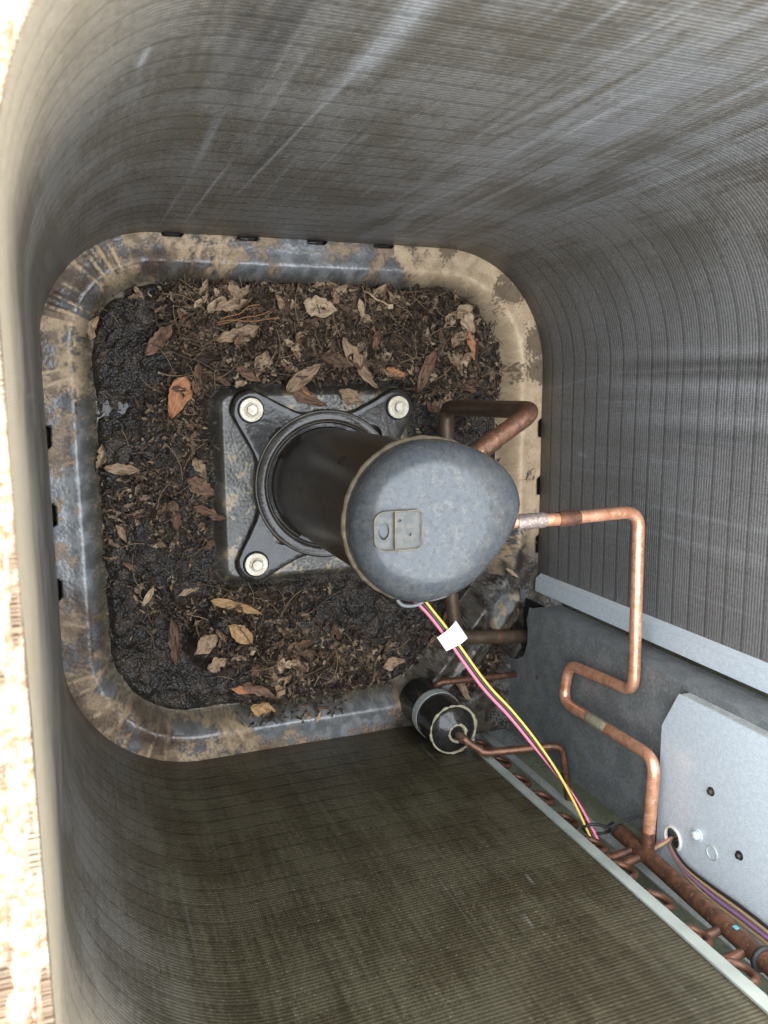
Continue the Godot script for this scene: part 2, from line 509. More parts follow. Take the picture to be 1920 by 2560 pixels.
const PAN_HALF := 0.348
func base_pan() -> void:
	var root := thing("base_pan", "square rounded sheet metal base pan with rust stained rim", "base pan")
	var N := 320
	var nn := nz(N, N, 41, 0.02, 4)
	var pts := PackedVector3Array()
	var uvs := PackedVector2Array()
	for j in N:
		for i in N:
			var q := Vector2(float(i) / (N - 1), float(j) / (N - 1))
			var p := (q * 2.0 - Vector2.ONE) * PAN_HALF
			pts.append(Vector3(p.x, pan_h(p, nn[j * N + i] / 255.0), p.y))
			uvs.append(q)
	var b := Mb.new()
	b.grid(pts, N, N, uvs, true)
	# colour of the sheet: grey paint, tan dust and rust, dark water stains
	var S := 1024
	var n1 := nz(S, S, 42, 0.011, 5)
	var n2 := nz(S, S, 43, 0.03, 4)
	var n3 := nz(S, S, 44, 0.12, 3)
	var n4 := nz(S, S, 45, 0.006, 3)
	var out := PackedByteArray()
	out.resize(S * S * 3)
	var rg := PackedByteArray()
	rg.resize(S * S)
	for j in S:
		for i in S:
			var k := j * S + i
			var p := (Vector2(i + 0.5, j + 0.5) / S * 2.0 - Vector2.ONE) * PAN_HALF
			var a := n1[k] / 255.0
			var c2 := n2[k] / 255.0
			var c3 := n3[k] / 255.0
			var f := pan_e(p)
			var e := rim_inside(p)
			var bias := -0.11
			bias += 0.33 * smoothstep(0.12, 0.30, p.x) * (1.0 if p.y < 0.12 else 0.2)
			var corner := smoothstep(0.24, 0.32, minf(absf(p.x), absf(p.y)) * 0.9 + 0.1) if false else smoothstep(0.36, 0.42, absf(p.x) + absf(p.y))
			bias += 0.12 * corner
			var pk := pucker(p) / 0.0036
			bias += 0.06 * corner
			bias += 0.22 * pk
			if p.y > 0.18:
				bias += 0.03
			if p.y < -0.25 and p.x > -0.22:
				bias += 0.05 + 0.12 * smoothstep(0.0, 0.2, p.x)
			bias -= 0.10 * smoothstep(0.022, 0.036, f) * (1.0 - 0.75 * smoothstep(0.22, 0.28, p.x))
			var t := a * 0.62 + c2 * 0.30 + c3 * 0.08 + bias
			# puckers wear to bare tan on their crests
			var paint := Color(0.130, 0.133, 0.132).lerp(Color(0.275, 0.282, 0.284), smoothstep(0.3, 0.7, c2 * 0.6 + a * 0.4))
			var right_side := smoothstep(0.10, 0.28, p.x)
			var tan_c := Color(0.145, 0.100, 0.060).lerp(Color(0.31, 0.225, 0.140), smoothstep(0.3, 0.7, c2 * 0.7 + c3 * 0.3)).lerp(Color(0.47, 0.33, 0.195).lerp(Color(0.68, 0.52, 0.345), c2), maxf(right_side, (0.65 if p.y < 0.1 else 0.30) * corner))
			var col := paint
			col = col.lerp(Color(0.105, 0.066, 0.042), smoothstep(0.40, 0.53, t) * (0.40 + 0.55 * n4[k] / 255.0))
			col = col.lerp(tan_c, smoothstep(0.47, 0.64, t + (c3 - 0.5) * 0.16))
			col = col.lerp(Color(0.07, 0.045, 0.03), smoothstep(0.60, 0.68, n4[k] / 255.0 + (c3 - 0.5) * 0.3) * 0.75 * corner)
			if corner > 0.0 and f < 0.034 and p.x < 0.1:
				col = col.lerp(Color(0.075, 0.047, 0.03), corner * 0.75 * (1.0 - smoothstep(0.0, 0.35, pk)) * smoothstep(0.40, 0.60, c2 * 0.5 + n4[k] / 255.0 * 0.5))
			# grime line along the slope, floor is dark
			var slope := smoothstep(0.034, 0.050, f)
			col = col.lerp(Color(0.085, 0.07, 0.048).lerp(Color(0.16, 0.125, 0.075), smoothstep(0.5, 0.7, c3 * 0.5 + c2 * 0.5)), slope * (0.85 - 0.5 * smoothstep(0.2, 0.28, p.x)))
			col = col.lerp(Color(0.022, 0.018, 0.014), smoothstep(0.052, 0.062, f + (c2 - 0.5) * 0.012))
			var pi_ := pad_in(p)
			if pi_ > 0.0:
				var padc := Color(0.068, 0.063, 0.052).lerp(Color(0.150, 0.143, 0.120), smoothstep(0.4, 0.6, a))
				padc = padc.lerp(Color(0.27, 0.21, 0.13), smoothstep(0.57, 0.63, c2 * 0.6 + a * 0.4))
				padc = padc.lerp(Color(0.055, 0.05, 0.042), smoothstep(0.54, 0.66, n4[k] / 255.0 * 0.5 + c3 * 0.5))
				padc = padc.lerp(Color(0.07, 0.057, 0.042), 0.75 * (1.0 - smoothstep(0.0, 0.027, pi_ + (c2 - 0.5) * 0.014)))
				col = col.lerp(padc, smoothstep(0.0, 0.006, pi_))
			var dd := diag(p)
			if dd > 0.255:
				var wet := Color(0.085, 0.070, 0.052).lerp(Color(0.030, 0.022, 0.016), smoothstep(0.35, 0.6, c2 * 0.7 + a * 0.3))
				wet = wet.lerp(Color(0.17, 0.165, 0.155), 0.7 * smoothstep(0.58, 0.66, a * 0.6 + c3 * 0.4))  # grey glints of the wet mud, painted in
				var block := smoothstep(0.0, 0.006, -rr(p, Vector2(0.262, 0.172), Vector2(0.026, 0.034), 0.012))
				wet = wet.lerp(Color(0.15, 0.155, 0.15), 0.75 * block * smoothstep(0.42, 0.5, a))
				wet = wet.lerp(Color(0.30, 0.22, 0.13), 0.8 * block * smoothstep(0.58, 0.64, c2))
				col = col.lerp(wet, smoothstep(0.255, 0.285, dd + (c2 - 0.5) * 0.03) * (1.0 - 0.75 * smoothstep(0.29, 0.31, p.x) * (1.0 - smoothstep(0.07, 0.12, p.y))))
			if c3 > 0.78:
				col = col.lerp(Color(0.03, 0.025, 0.02), 0.6 * smoothstep(0.78, 0.86, c3))
			if slot_at(p) > -0.0008:
				col = Color(0.012, 0.009, 0.007)
			col = (col * (0.85 + 0.3 * c3)).linear_to_srgb()
			out[k * 3] = clampi(int(col.r * 255), 0, 255)
			out[k * 3 + 1] = clampi(int(col.g * 255), 0, 255)
			out[k * 3 + 2] = clampi(int(col.b * 255), 0, 255)
			rg[k] = clampi(int(255.0 * (0.24 + 0.35 * smoothstep(0.49, 0.55, t) + 0.15 * (c3 - 0.5))), 20, 255)
	var m := std("pan_sheet", tex(S, S, out), 1.0, 0.12)
	m.roughness_texture = tex(S, S, rg, Image.FORMAT_L8)
	m.heightmap_enabled = true
	m.heightmap_texture = tex(S, S, n3, Image.FORMAT_L8)
	m.heightmap_scale = 0.035
	m.texture_repeat = false
	put("sheet", b.mesh(), m, root)
	for k in 3:
		var s: Array = [[-0.1745, -0.3155], [0.0045, -0.3155], [0.3135, 0.0745]][k]
		var h := Mb.new()
		h.tube(smooth_line([Vector3(s[0] - 0.004, -0.008, s[1]), Vector3(s[0], -0.002, s[1] + 0.001), Vector3(s[0] + 0.003, -0.004, s[1] + 0.003)], 4), 0.002, 6)
		put("slot_burr", h.mesh(), M.copper_old, root)

# ------------------------------------------------------------------ sludge and leaf litter
func litter_density(p: Vector2) -> float:
	if rim_inside(p) < 0.02 or p.x > 0.268:
		return 0.0
	if pan_e(p) < 0.050 and diag(p) < 0.34 and not (p.x > -0.11 and p.x < 0.03 and p.y > 0.24 and pan_e(p) > 0.028):
		return 0.0
	if diag(p) > 0.340:
		return 0.5
	var d := 0.05
	d += 0.95 * smoothstep(-0.20, -0.155, p.x + p.y * 0.0) * (1.0 - smoothstep(-0.145, -0.115, p.y)) * (1.0 - 0.65 * smoothstep(0.20, 0.235, p.x))
	d += 0.55 * exp(-pow((p.x + 0.165) / 0.035, 2.0) - pow((p.y + 0.10) / 0.07, 2.0))
	d += 0.35 * exp(-pow((p.x + 0.19) / 0.06, 2.0) - pow((p.y + 0.01) / 0.06, 2.0))
	d += 0.55 * exp(-pow((p.x + 0.10) / 0.08, 2.0) - pow((p.y - 0.115) / 0.035, 2.0))
	d += 0.65 * exp(-pow((p.x + 0.03) / 0.10, 2.0) - pow((p.y - 0.22) / 0.055, 2.0))
	d -= 0.5 * exp(-pow((p.x + 0.17) / 0.06, 2.0) - pow((p.y - 0.235) / 0.05, 2.0))
	d -= 0.4 * exp(-pow((p.x - 0.05) / 0.05, 2.0) - pow((p.y - 0.15) / 0.03, 2.0))
	d *= 1.0 - 0.96 * exp(-pow((p.x + 0.232) / 0.050, 2.0) - pow((p.y + 0.165) / 0.085, 2.0))
	d *= 1.0 - 0.85 * exp(-pow((p.x + 0.205) / 0.060, 2.0) - pow((p.y - 0.215) / 0.065, 2.0)) * smoothstep(0.036, 0.046, p.distance_to(Vector2(-0.130, 0.170)))
	d *= 1.0 - 0.55 * exp(-pow((p.x + 0.19) / 0.05, 2.0) - pow((p.y - 0.05) / 0.05, 2.0))
	if pad_in(p) > 0.002:
		d *= 0.02
	if p.x > 0.10 and p.y > -0.12 and p.y < 0.10:
		d = minf(d, 0.35)
	return clampf(d, 0.0, 1.0)

func mud_h(p: Vector2, a: float, b: float) -> float:
	var f := pan_e(p)
	var y := -0.027 + 0.018 * (a - 0.5) + 0.006 * (b - 0.5)
	y += 0.010 * litter_density(p)
	# the round lump of matted leaves in the lower left
	var lump := (p - Vector2(-0.130, 0.170)).length()
	y += 0.020 * (1.0 - smoothstep(0.024, 0.046, lump))
	y -= 0.006 * exp(-pow((lump - 0.052) / 0.008, 2.0))
	if diag(p) > 0.342:
		return y + 0.004
	y = lerpf(y, -0.042, 1.0 - smoothstep(0.046, 0.062, f))
	var pi_ := pad_in(p)
	y = lerpf(y, -0.026, smoothstep(0.0, 0.02, pi_))
	return y

func mud() -> void:
	var N := 260
	var HALF := 0.29
	var n1 := nz(N, N, 51, 0.03, 4)
	var n2 := nz(N, N, 52, 0.17, 4)
	var pts := PackedVector3Array()
	var uvs := PackedVector2Array()
	for j in N:
		for i in N:
			var q := Vector2(float(i) / (N - 1), float(j) / (N - 1))
			var p := (q * 2.0 - Vector2.ONE) * HALF
			pts.append(Vector3(p.x, mud_h(p, n1[j * N + i] / 255.0, n2[j * N + i] / 255.0), p.y))
			uvs.append(q)
	var b := Mb.new()
	b.grid(pts, N, N, uvs, true)
	var S := 1024
	var c1 := nz(S, S, 53, 0.012, 4)
	var c2 := nz(S, S, 54, 0.05, 4)
	var c3 := nz(S, S, 55, 0.14, 3)
	var out := PackedByteArray()
	out.resize(S * S * 3)
	for k in S * S:
		var a := c1[k] / 255.0
		var e := c3[k] / 255.0
		var g := c2[k] / 255.0
		var col := Color(0.013, 0.0098, 0.0072).lerp(Color(0.042, 0.029, 0.019), smoothstep(0.42, 0.66, a * 0.6 + g * 0.4))
		col = col.lerp(Color(0.085, 0.070, 0.058), 0.4 * smoothstep(0.60, 0.78, e))
		col = col.linear_to_srgb()
		out[k * 3] = int(col.r * 255)
		out[k * 3 + 1] = int(col.g * 255)
		out[k * 3 + 2] = int(col.b * 255)
	var m := std("sludge", tex(S, S, out), 0.48)
	m.heightmap_enabled = true
	m.heightmap_texture = tex(S, S, nz(S, S, 56, 0.16, 5), Image.FORMAT_L8)
	m.heightmap_scale = 0.22
	var o := put("wet_sludge", b.mesh(), m, self)
	tag(o, "black wet sludge of rotted leaves covering the pan floor", "sludge", "", "stuff")

func surface_y(p: Vector2) -> float:
	var y := maxf(pan_h(p, 0.5), mud_h(p, 0.5, 0.5))
	return y + 0.004 * litter_density(p)

# a curled leaf: along local x from -l/2 to l/2, width across z
func leaf_mesh(l: float, w: float, curl: float, cup: float, ragged: float, widest := 0.45, twist := 0.0) -> ArrayMesh:
	var nu := 14
	var nv := 7
	var pts := PackedVector3Array()
	var uvs := PackedVector2Array()
	var edge_a := []
	var edge_b := []
	for i in nu:
		edge_a.append(1.0 - ragged * rng.randf())
		edge_b.append(1.0 - ragged * rng.randf())
	var ph := rng.randf() * TAU
	for j in nv:
		for i in nu:
			var t := float(i) / (nu - 1)
			var s := float(j) / (nv - 1) * 2.0 - 1.0
			var prof := pow(sin(PI * pow(t, log(0.5) / log(widest))), 0.75) * (1.0 - 0.03)
			prof = maxf(prof, 0.03)
			var half: float = w * 0.5 * prof * (edge_a[i] if s < 0 else edge_b[i])
			var x := (t - 0.5) * l
			var z := s * half
			var ang := curl * (t - 0.5)
			var y := cup * absf(s) * half + 0.16 * w * (sin(t * 9.0 + s * 2.4 + ph) * (0.25 + absf(s)) + 0.6 * sin(t * 21.0 - s * 5.0 + ph * 2.0)) * 0.6
			var px := x
			if absf(curl) > 0.01:
				px = sin(ang) * l / curl
				y += (1.0 - cos(ang)) * l / curl
			var tw := twist * (t - 0.5)
			pts.append(Vector3(px, y * cos(tw) + z * sin(tw), z * cos(tw) - y * sin(tw)))
			uvs.append(Vector2(t, float(j) / (nv - 1)))
	var b := Mb.new()
	b.grid(pts, nu, nv, uvs, true)
	return b.mesh()

func leaf_material(called: String, base: Color, spot: Color, sd: int, rough := 0.6) -> StandardMaterial3D:
	var S := 128
	var n1 := nz(S, S, sd, 0.03, 4)
	var n2 := nz(S, S, sd + 1, 0.11, 3)
	var out := PackedByteArray()
	out.resize(S * S * 3)
	var hb := PackedByteArray()
	hb.resize(S * S)
	for j in S:
		for i in S:
			var k := j * S + i
			var v := absf(float(j) / S - 0.5) * 2.0
			var u := float(i) / S
			var vein := 1.0 - smoothstep(0.02, 0.06, v)
			var side := 1.0 - smoothstep(0.0, 0.10, absf(fposmod(u * 9.0 + v * 2.2, 1.0) - 0.5))
			var col := base.lerp(spot, smoothstep(0.45, 0.68, n1[k] / 255.0 * 0.7 + n2[k] / 255.0 * 0.3))
			col = col.lerp(base * 1.35, vein * 0.4)
			col = col.lerp(base * 0.7, side * 0.07)
			col = (col * (0.8 + 0.4 * n2[k] / 255.0)).linear_to_srgb()
			out[k * 3] = clampi(int(col.r * 255), 0, 255)
			out[k * 3 + 1] = clampi(int(col.g * 255), 0, 255)
			out[k * 3 + 2] = clampi(int(col.b * 255), 0, 255)
			hb[k] = clampi(int(110 + 90 * vein + 16 * side + (n2[k] - 128) * 0.3), 0, 255)
	var m := std(called, tex(S, S, out), rough, 0.0, 0.0, tex(S, S, hb, Image.FORMAT_L8), 0.06)
	m.metallic_specular = 0.28
	m.backlight_enabled = true
	m.backlight = base * 0.3
	return m

func litter() -> void:
	var lm := {
		"orange": leaf_material("leaf_orange", Color(0.46, 0.215, 0.105), Color(0.33, 0.15, 0.075), 61),
		"tan": leaf_material("leaf_tan", Color(0.345, 0.24, 0.152), Color(0.19, 0.122, 0.074), 63),
		"pale": leaf_material("leaf_pale", Color(0.47, 0.35, 0.23), Color(0.29, 0.195, 0.122), 65),
		"brown": leaf_material("leaf_brown", Color(0.145, 0.088, 0.055), Color(0.065, 0.041, 0.027), 67),
		"dark": leaf_material("leaf_dark", Color(0.052, 0.035, 0.025), Color(0.022, 0.016, 0.012), 69, 0.45),
		"rust": leaf_material("leaf_rust", Color(0.215, 0.125, 0.082), Color(0.115, 0.068, 0.046), 71),
		"yellow": leaf_material("leaf_yellow", Color(0.44, 0.275, 0.13), Color(0.30, 0.17, 0.08), 73),
	}
	# leaves one can point to: colour, tips, width, curl, cup, label
	var big := [
		["orange", Vector2(-0.163, -0.159), Vector2(-0.181, -0.108), 0.029, 0.5, 0.25, "bright orange brown leaf on the dark litter left of the compressor"],
		["pale", Vector2(-0.018, -0.246), Vector2(0.026, -0.238), 0.030, 0.4, 0.3, "broad pale tan leaf near the top rim, above the long curled brown one"],
		["pale", Vector2(0.056, -0.254), Vector2(0.060, -0.228), 0.011, 0.3, 0.2, "small pale pointed leaf beside the light stalk near the top rim"],
		["pale", Vector2(0.193, -0.250), Vector2(0.214, -0.212), 0.028, 0.9, 0.6, "wide curled pale leaf near the upper right corner of the pan"],
		["orange", Vector2(0.206, -0.222), Vector2(0.216, -0.178), 0.014, 0.4, 0.5, "narrow orange leaf tail under the curled pale leaf"],
		["tan", Vector2(0.028, -0.207), Vector2(0.075, -0.140), 0.024, 0.9, 0.4, "long curled brown leaf pointing down at the right foot of the compressor"],
		["tan", Vector2(-0.048, -0.136), Vector2(0.006, -0.175), 0.020, 1.3, 0.3, "arched tan leaf leaning over the top edge of the raised seat"],
		["orange", Vector2(0.089, -0.168), Vector2(0.118, -0.157), 0.011, 0.5, 0.3, "small orange leaf just above the right compressor foot"],
		["rust", Vector2(0.158, -0.192), Vector2(0.132, -0.132), 0.018, 0.8, 0.5, "long rust brown leaf hanging right of the right compressor foot"],
		["tan", Vector2(-0.128, -0.197), Vector2(-0.072, -0.219), 0.018, 0.7, 0.4, "folded tan leaf under the orange pine needles"],
		["rust", Vector2(-0.170, -0.222), Vector2(-0.206, -0.180), 0.022, 0.6, 0.3, "brown leaf at the left end of the litter, beside bare black sludge"],
		["tan", Vector2(-0.260, -0.052), Vector2(-0.218, -0.048), 0.017, 0.6, 0.4, "curled tan leaf by the left slope of the pan"],
		["rust", Vector2(-0.166, -0.036), Vector2(-0.132, -0.014), 0.026, 0.5, 0.2, "crumpled pinkish brown leaf against the left edge of the raised seat"],
		["yellow", Vector2(-0.145, 0.117), Vector2(-0.078, 0.140), 0.016, 0.5, 0.3, "long yellow tan leaf below the lower left compressor foot"],
		["yellow", Vector2(-0.125, 0.146), Vector2(-0.096, 0.173), 0.024, 0.4, 0.2, "square torn yellow brown leaf on the round matted lump"],
		["brown", Vector2(-0.188, 0.133), Vector2(-0.188, 0.199), 0.017, 0.5, 0.35, "narrow olive brown leaf standing alone on the lower left sludge"],
		["tan", Vector2(-0.168, 0.180), Vector2(-0.138, 0.158), 0.024, 0.3, 0.1, "flat muddy leaf pressed into the left side of the matted lump"],
		["tan", Vector2(-0.152, 0.202), Vector2(-0.126, 0.192), 0.020, 0.3, 0.1, "flat muddy leaf pressed into the bottom of the matted lump"],
		["rust", Vector2(-0.108, 0.230), Vector2(-0.060, 0.259), 0.017, 0.6, 0.3, "reddish tan leaf near the bottom slope of the pan"],
		["orange", Vector2(-0.122, 0.236), Vector2(-0.094, 0.246), 0.012, 0.4, 0.2, "small orange scrap tucked under the reddish tan leaf"],
		["tan", Vector2(-0.183, 0.107), Vector2(-0.154, 0.101), 0.010, 0.4, 0.3, "thin tan leaf left of the lower left compressor foot"],
		["pale", Vector2(-0.224, 0.118), Vector2(-0.209, 0.094), 0.009, 0.4, 0.3, "tiny pale leaf on the sludge near the left slope"],
		["tan", Vector2(0.086, 0.236), Vector2(0.119, 0.228), 0.019, 0.5, 0.2, "tan leaf stuck in the sludge left of the black canister"],
		["rust", Vector2(0.153, -0.124), Vector2(0.173, -0.107), 0.015, 0.4, 0.3, "pinkish leaf scrap between the right foot and the dark pipe bend"],
		["rust", Vector2(-0.034, -0.143), Vector2(0.010, -0.120), 0.024, 0.2, 0.05, "wet leaf plastered on the seat between the two upper feet"],
		["tan", Vector2(0.026, -0.140), Vector2(0.060, -0.124), 0.022, 0.2, 0.05, "wet torn leaf on the seat near the right compressor foot"],
		["orange", Vector2(-0.026, -0.152), Vector2(-0.009, -0.131), 0.006, 0.5, 0.3, "thin orange leaf strip on the wet seat leaves"],
		["pale", Vector2(0.262, 0.108), Vector2(0.282, 0.122), 0.007, 0.4, 0.3, "pale splinter of leaf near the foot of the galvanised rail"],
		["rust", Vector2(-0.103, -0.169), Vector2(-0.072, -0.150), 0.013, 0.5, 0.3, "pinkish brown leaf above the upper left compressor foot"],
		["brown", Vector2(0.001, -0.184), Vector2(0.048, -0.170), 0.020, 0.7, 0.3, "brown leaf lying under the long dark twig"],
		["yellow", Vector2(-0.098, 0.263), Vector2(-0.060, 0.281), 0.024, 0.6, 0.3, "olive leaf lapping onto the bottom slope of the pan"],
		["tan", Vector2(0.184, 0.248), Vector2(0.204, 0.292), 0.016, 0.7, 0.5, "curled leaf caught behind the black canister"],
	]
	for d in big:
		var a: Vector2 = d[1]
		var c: Vector2 = d[2]
		var o := put("fallen_leaf", leaf_mesh(a.distance_to(c), d[3], d[4] * rng.randf_range(0.9, 1.9), d[5], rng.randf_range(0.12, 0.5), rng.randf_range(0.36, 0.55), rng.randf_range(-0.5, 0.5)), lm[d[0]], self)
		var mid := (a + c) * 0.5
		var dir := c - a
		var y := surface_y(mid) + 0.0055
		if pad_in(mid) > 0.0:
			y = -0.0095
		o.transform = Transform3D(Basis(Vector3.UP, -dir.angle()) * Basis(Vector3.RIGHT, rng.randf_range(-0.2, 0.2)), Vector3(mid.x, y, mid.y))
		tag(o, d[6], "leaf")
	# torn fragments, one by one
	var kinds := ["brown", "brown", "tan", "dark", "dark", "rust", "brown", "pale", "tan", "brown"]
	var shapes := {}
	for k in ["brown", "tan", "dark", "rust", "pale"]:
		shapes[k] = []
		for s in 4:
			shapes[k].append(leaf_mesh(rng.randf_range(0.020, 0.040), rng.randf_range(0.009, 0.017), rng.randf_range(0.5, 2.4), rng.randf_range(0.2, 0.9), 0.5, rng.randf_range(0.35, 0.6), rng.randf_range(-1.2, 1.2)))
	var made := 0
	while made < 250:
		var p := Vector2(rng.randf_range(-0.27, 0.27), rng.randf_range(-0.275, 0.28))
		if rng.randf() > litter_density(p) or pad_in(p) > 0.0:
			continue
		var kind: String = kinds[rng.randi() % kinds.size()]
		var o := put("leaf_fragment", shapes[kind][rng.randi() % 4], lm[kind], self)
		o.transform = Transform3D(Basis(Vector3.UP, rng.randf() * TAU) * Basis(Vector3.RIGHT, rng.randf_range(-0.6, 0.6)) * Basis(Vector3.BACK, rng.randf_range(-0.3, 0.3)) * rng.randf_range(0.7, 1.3), Vector3(p.x, surface_y(p) + rng.randf_range(-0.002, 0.005), p.y))
		var tone: String = {"brown": "mid brown", "tan": "light tan", "dark": "blackish brown", "rust": "reddish brown", "pale": "pale beige"}[kind]
		var where := "right of the black canister in the corner"
		if diag(p) < 0.34:
			if p.y < -0.15:
				where = "in the litter above the seat, left end" if p.x < -0.10 else ("in the litter above the seat, middle" if p.x < 0.08 else "in the litter above the seat, right end")
			elif p.y < 0.10:
				where = "between the left slope and the raised seat" if p.x < 0 else "below the dark pipe bend right of the seat"
			else:
				where = "in the litter below the seat, left of the lump" if p.x < -0.10 else "in the litter below the raised compressor seat"
		var lab := "small torn %s leaf fragment %s" % [tone, where]
		tag(o, lab, "leaf", lab.replace("small torn", "torn").replace("fragment", "fragments"))
		made += 1
	# crumbs too many to count
	for set_ in 2:
		var mm := MultiMesh.new()
		mm.transform_format = MultiMesh.TRANSFORM_3D
		mm.use_colors = true
		mm.mesh = leaf_mesh(0.013, 0.006, 1.4, 0.5, 0.6, 0.5, 1.0) if set_ == 0 else leaf_mesh(0.008, 0.0030, 0.8, 0.8, 0.8, 0.4, 2.2)
		mm.instance_count = 8500 if set_ == 0 else 13000
		var k := 0
		while k < mm.instance_count:
			var p := Vector2(rng.randf_range(-0.275, 0.275), rng.randf_range(-0.28, 0.285))
			if rng.randf() > litter_density(p) * (1.0 if set_ == 0 else 0.8) + 0.0 or rim_inside(p) < 0.02 or (pad_in(p) > 0.0 and rng.randf() > 0.05):
				continue
			var s := rng.randf_range(0.5, 1.5)
			var y := surface_y(p) + rng.randf_range(-0.004, 0.003)
			if pad_in(p) > 0.0:
				y = -0.0115
			var tilt := 0.9 if pad_in(p) < 0.0 else 0.1
			mm.set_instance_transform(k, Transform3D(Basis(Vector3.UP, rng.randf() * TAU) * Basis(Vector3.RIGHT, rng.randf_range(-tilt, tilt)) * Basis(Vector3.BACK, rng.randf_range(-tilt, tilt) * 0.6) * s, Vector3(p.x, y, p.y)))
			var r := rng.randf()
			var col := Color(0.024, 0.017, 0.012).lerp(Color(0.075, 0.050, 0.033), rng.randf())
			if r > (0.64 if set_ == 0 else 0.86):
				col = Color(0.13, 0.086, 0.055).lerp(Color(0.25, 0.175, 0.115), rng.randf())
			if r > 0.95:
				col = Color(0.34, 0.26, 0.17)
			mm.set_instance_color(k, col)
			k += 1
		var cm := std("crumb_leaf", Color.WHITE, 0.5)
		cm.metallic_specular = 0.35
		cm.vertex_color_use_as_albedo = true
		var o := MultiMeshInstance3D.new()
		o.name = ["leaf_litter", "litter_crumbs"][set_]
		o.multimesh = mm
		o.material_override = cm
		add_child(o, true)
		tag(o, ["matted brown leaf litter covering the pan floor", "dark crumbled leaf mulch scattered through the pan floor litter"][set_], ["leaf litter", "mulch"][set_], "", "stuff")
	# fine stems and fibres woven through the mat
	var fib := MultiMesh.new()
	fib.transform_format = MultiMesh.TRANSFORM_3D
	fib.use_colors = true
	var fbm := Mb.new()
	fbm.tube(smooth_line([Vector3(-0.016, 0, 0), Vector3(-0.006, 0.001, 0.0025), Vector3(0.005, 0.0015, 0.002), Vector3(0.016, 0, -0.002)], 3), 0.00042, 5)
	fib.mesh = fbm.mesh()
	fib.instance_count = 700
	var fk := 0
	while fk < 700:
		var p := Vector2(rng.randf_range(-0.27, 0.27), rng.randf_range(-0.275, 0.28))
		if rng.randf() > litter_density(p) + 0.04 or pad_in(p) > 0.0 or pan_e(p) < 0.05:
			continue
		fib.set_instance_transform(fk, Transform3D(Basis(Vector3.UP, rng.randf() * TAU) * Basis(Vector3.BACK, rng.randf_range(-0.25, 0.25)) * rng.randf_range(0.5, 1.6), Vector3(p.x, surface_y(p) + rng.randf_range(0.0, 0.005), p.y)))
		fib.set_instance_color(fk, Color(0.05, 0.034, 0.022).lerp(Color(0.26, 0.17, 0.09), pow(rng.randf(), 2.0)))
		fk += 1
	var fo := MultiMeshInstance3D.new()
	fo.name = "fine_stems"
	fo.multimesh = fib
	var fm := std("stem", Color.WHITE, 0.6)
	fm.vertex_color_use_as_albedo = true
	fo.material_override = fm
	add_child(fo, true)
	tag(fo, "fine stems and fibres tangled through the leaf litter", "stems", "", "stuff")
	# twigs and needles
	var tw := [
		[Vector2(-0.117, -0.224), Vector2(-0.072, -0.243), 0, "short orange pine needle rising above the folded tan leaf"],
		[Vector2(-0.124, -0.221), Vector2(-0.048, -0.226), 0, "long orange pine needle across the folded tan leaf"],
		[Vector2(-0.120, -0.216), Vector2(-0.060, -0.235), 0, "orange pine needle crossing two others near the top rim"],
		[Vector2(-0.028, -0.170), Vector2(0.117, -0.219), 1, "long dark straight twig lying across the upper litter"],
		[Vector2(-0.197, -0.195), Vector2(-0.128, -0.167), 1, "dark twig running from the upper left sludge into the litter"],
		[Vector2(-0.130, -0.168), Vector2(0.010, -0.155), 1, "thin brown twig just above the raised seat"],
		[Vector2(0.075, -0.175), Vector2(0.165, -0.172), 1, "thin twig bending through the litter above the right foot"],
		[Vector2(-0.193, 0.016), Vector2(-0.145, -0.017), 1, "stout twig stub left of the raised seat"],
		[Vector2(-0.063, 0.249), Vector2(0.0, 0.218), 1, "thin twig in the litter near the bottom slope"],
		[Vector2(-0.165, 0.093), Vector2(-0.10, 0.112), 1, "twig beside the lower left compressor foot"],
		[Vector2(0.063, -0.263), Vector2(0.095, -0.244), 2, "pale leaf stalk near the top rim of the pan"],
		[Vector2(-0.02, 0.150), Vector2(0.03, 0.122), 1, "thin curved twig just below the raised seat"],
	]
	for d in tw:
		var a: Vector2 = d[0]
		var c: Vector2 = d[1]
		var pth := []
		for s in 5:
			var p := a.lerp(c, s / 4.0) + Vector2(rng.randf_range(-1, 1), rng.randf_range(-1, 1)) * 0.0022
			pth.append(Vector3(p.x, surface_y(p) + 0.008 + rng.randf_range(-0.001, 0.002), p.y))
		var b := Mb.new()
		var R: float = [0.0006, 0.0009, 0.0013][d[2]]
		b.tube(smooth_line(pth, 4), R, 6)
		if d[2] == 2:
			b.box(pth[4], Vector3(0.004, 0.0015, 0.003), 0.001)
		var o := put(["pine_needle", "twig", "leaf_stalk"][d[2]], b.mesh(), [M.needle, M.bark, lm.pale][d[2]], self)
		tag(o, d[3], ["pine needle", "twig", "leaf stalk"][d[2]])

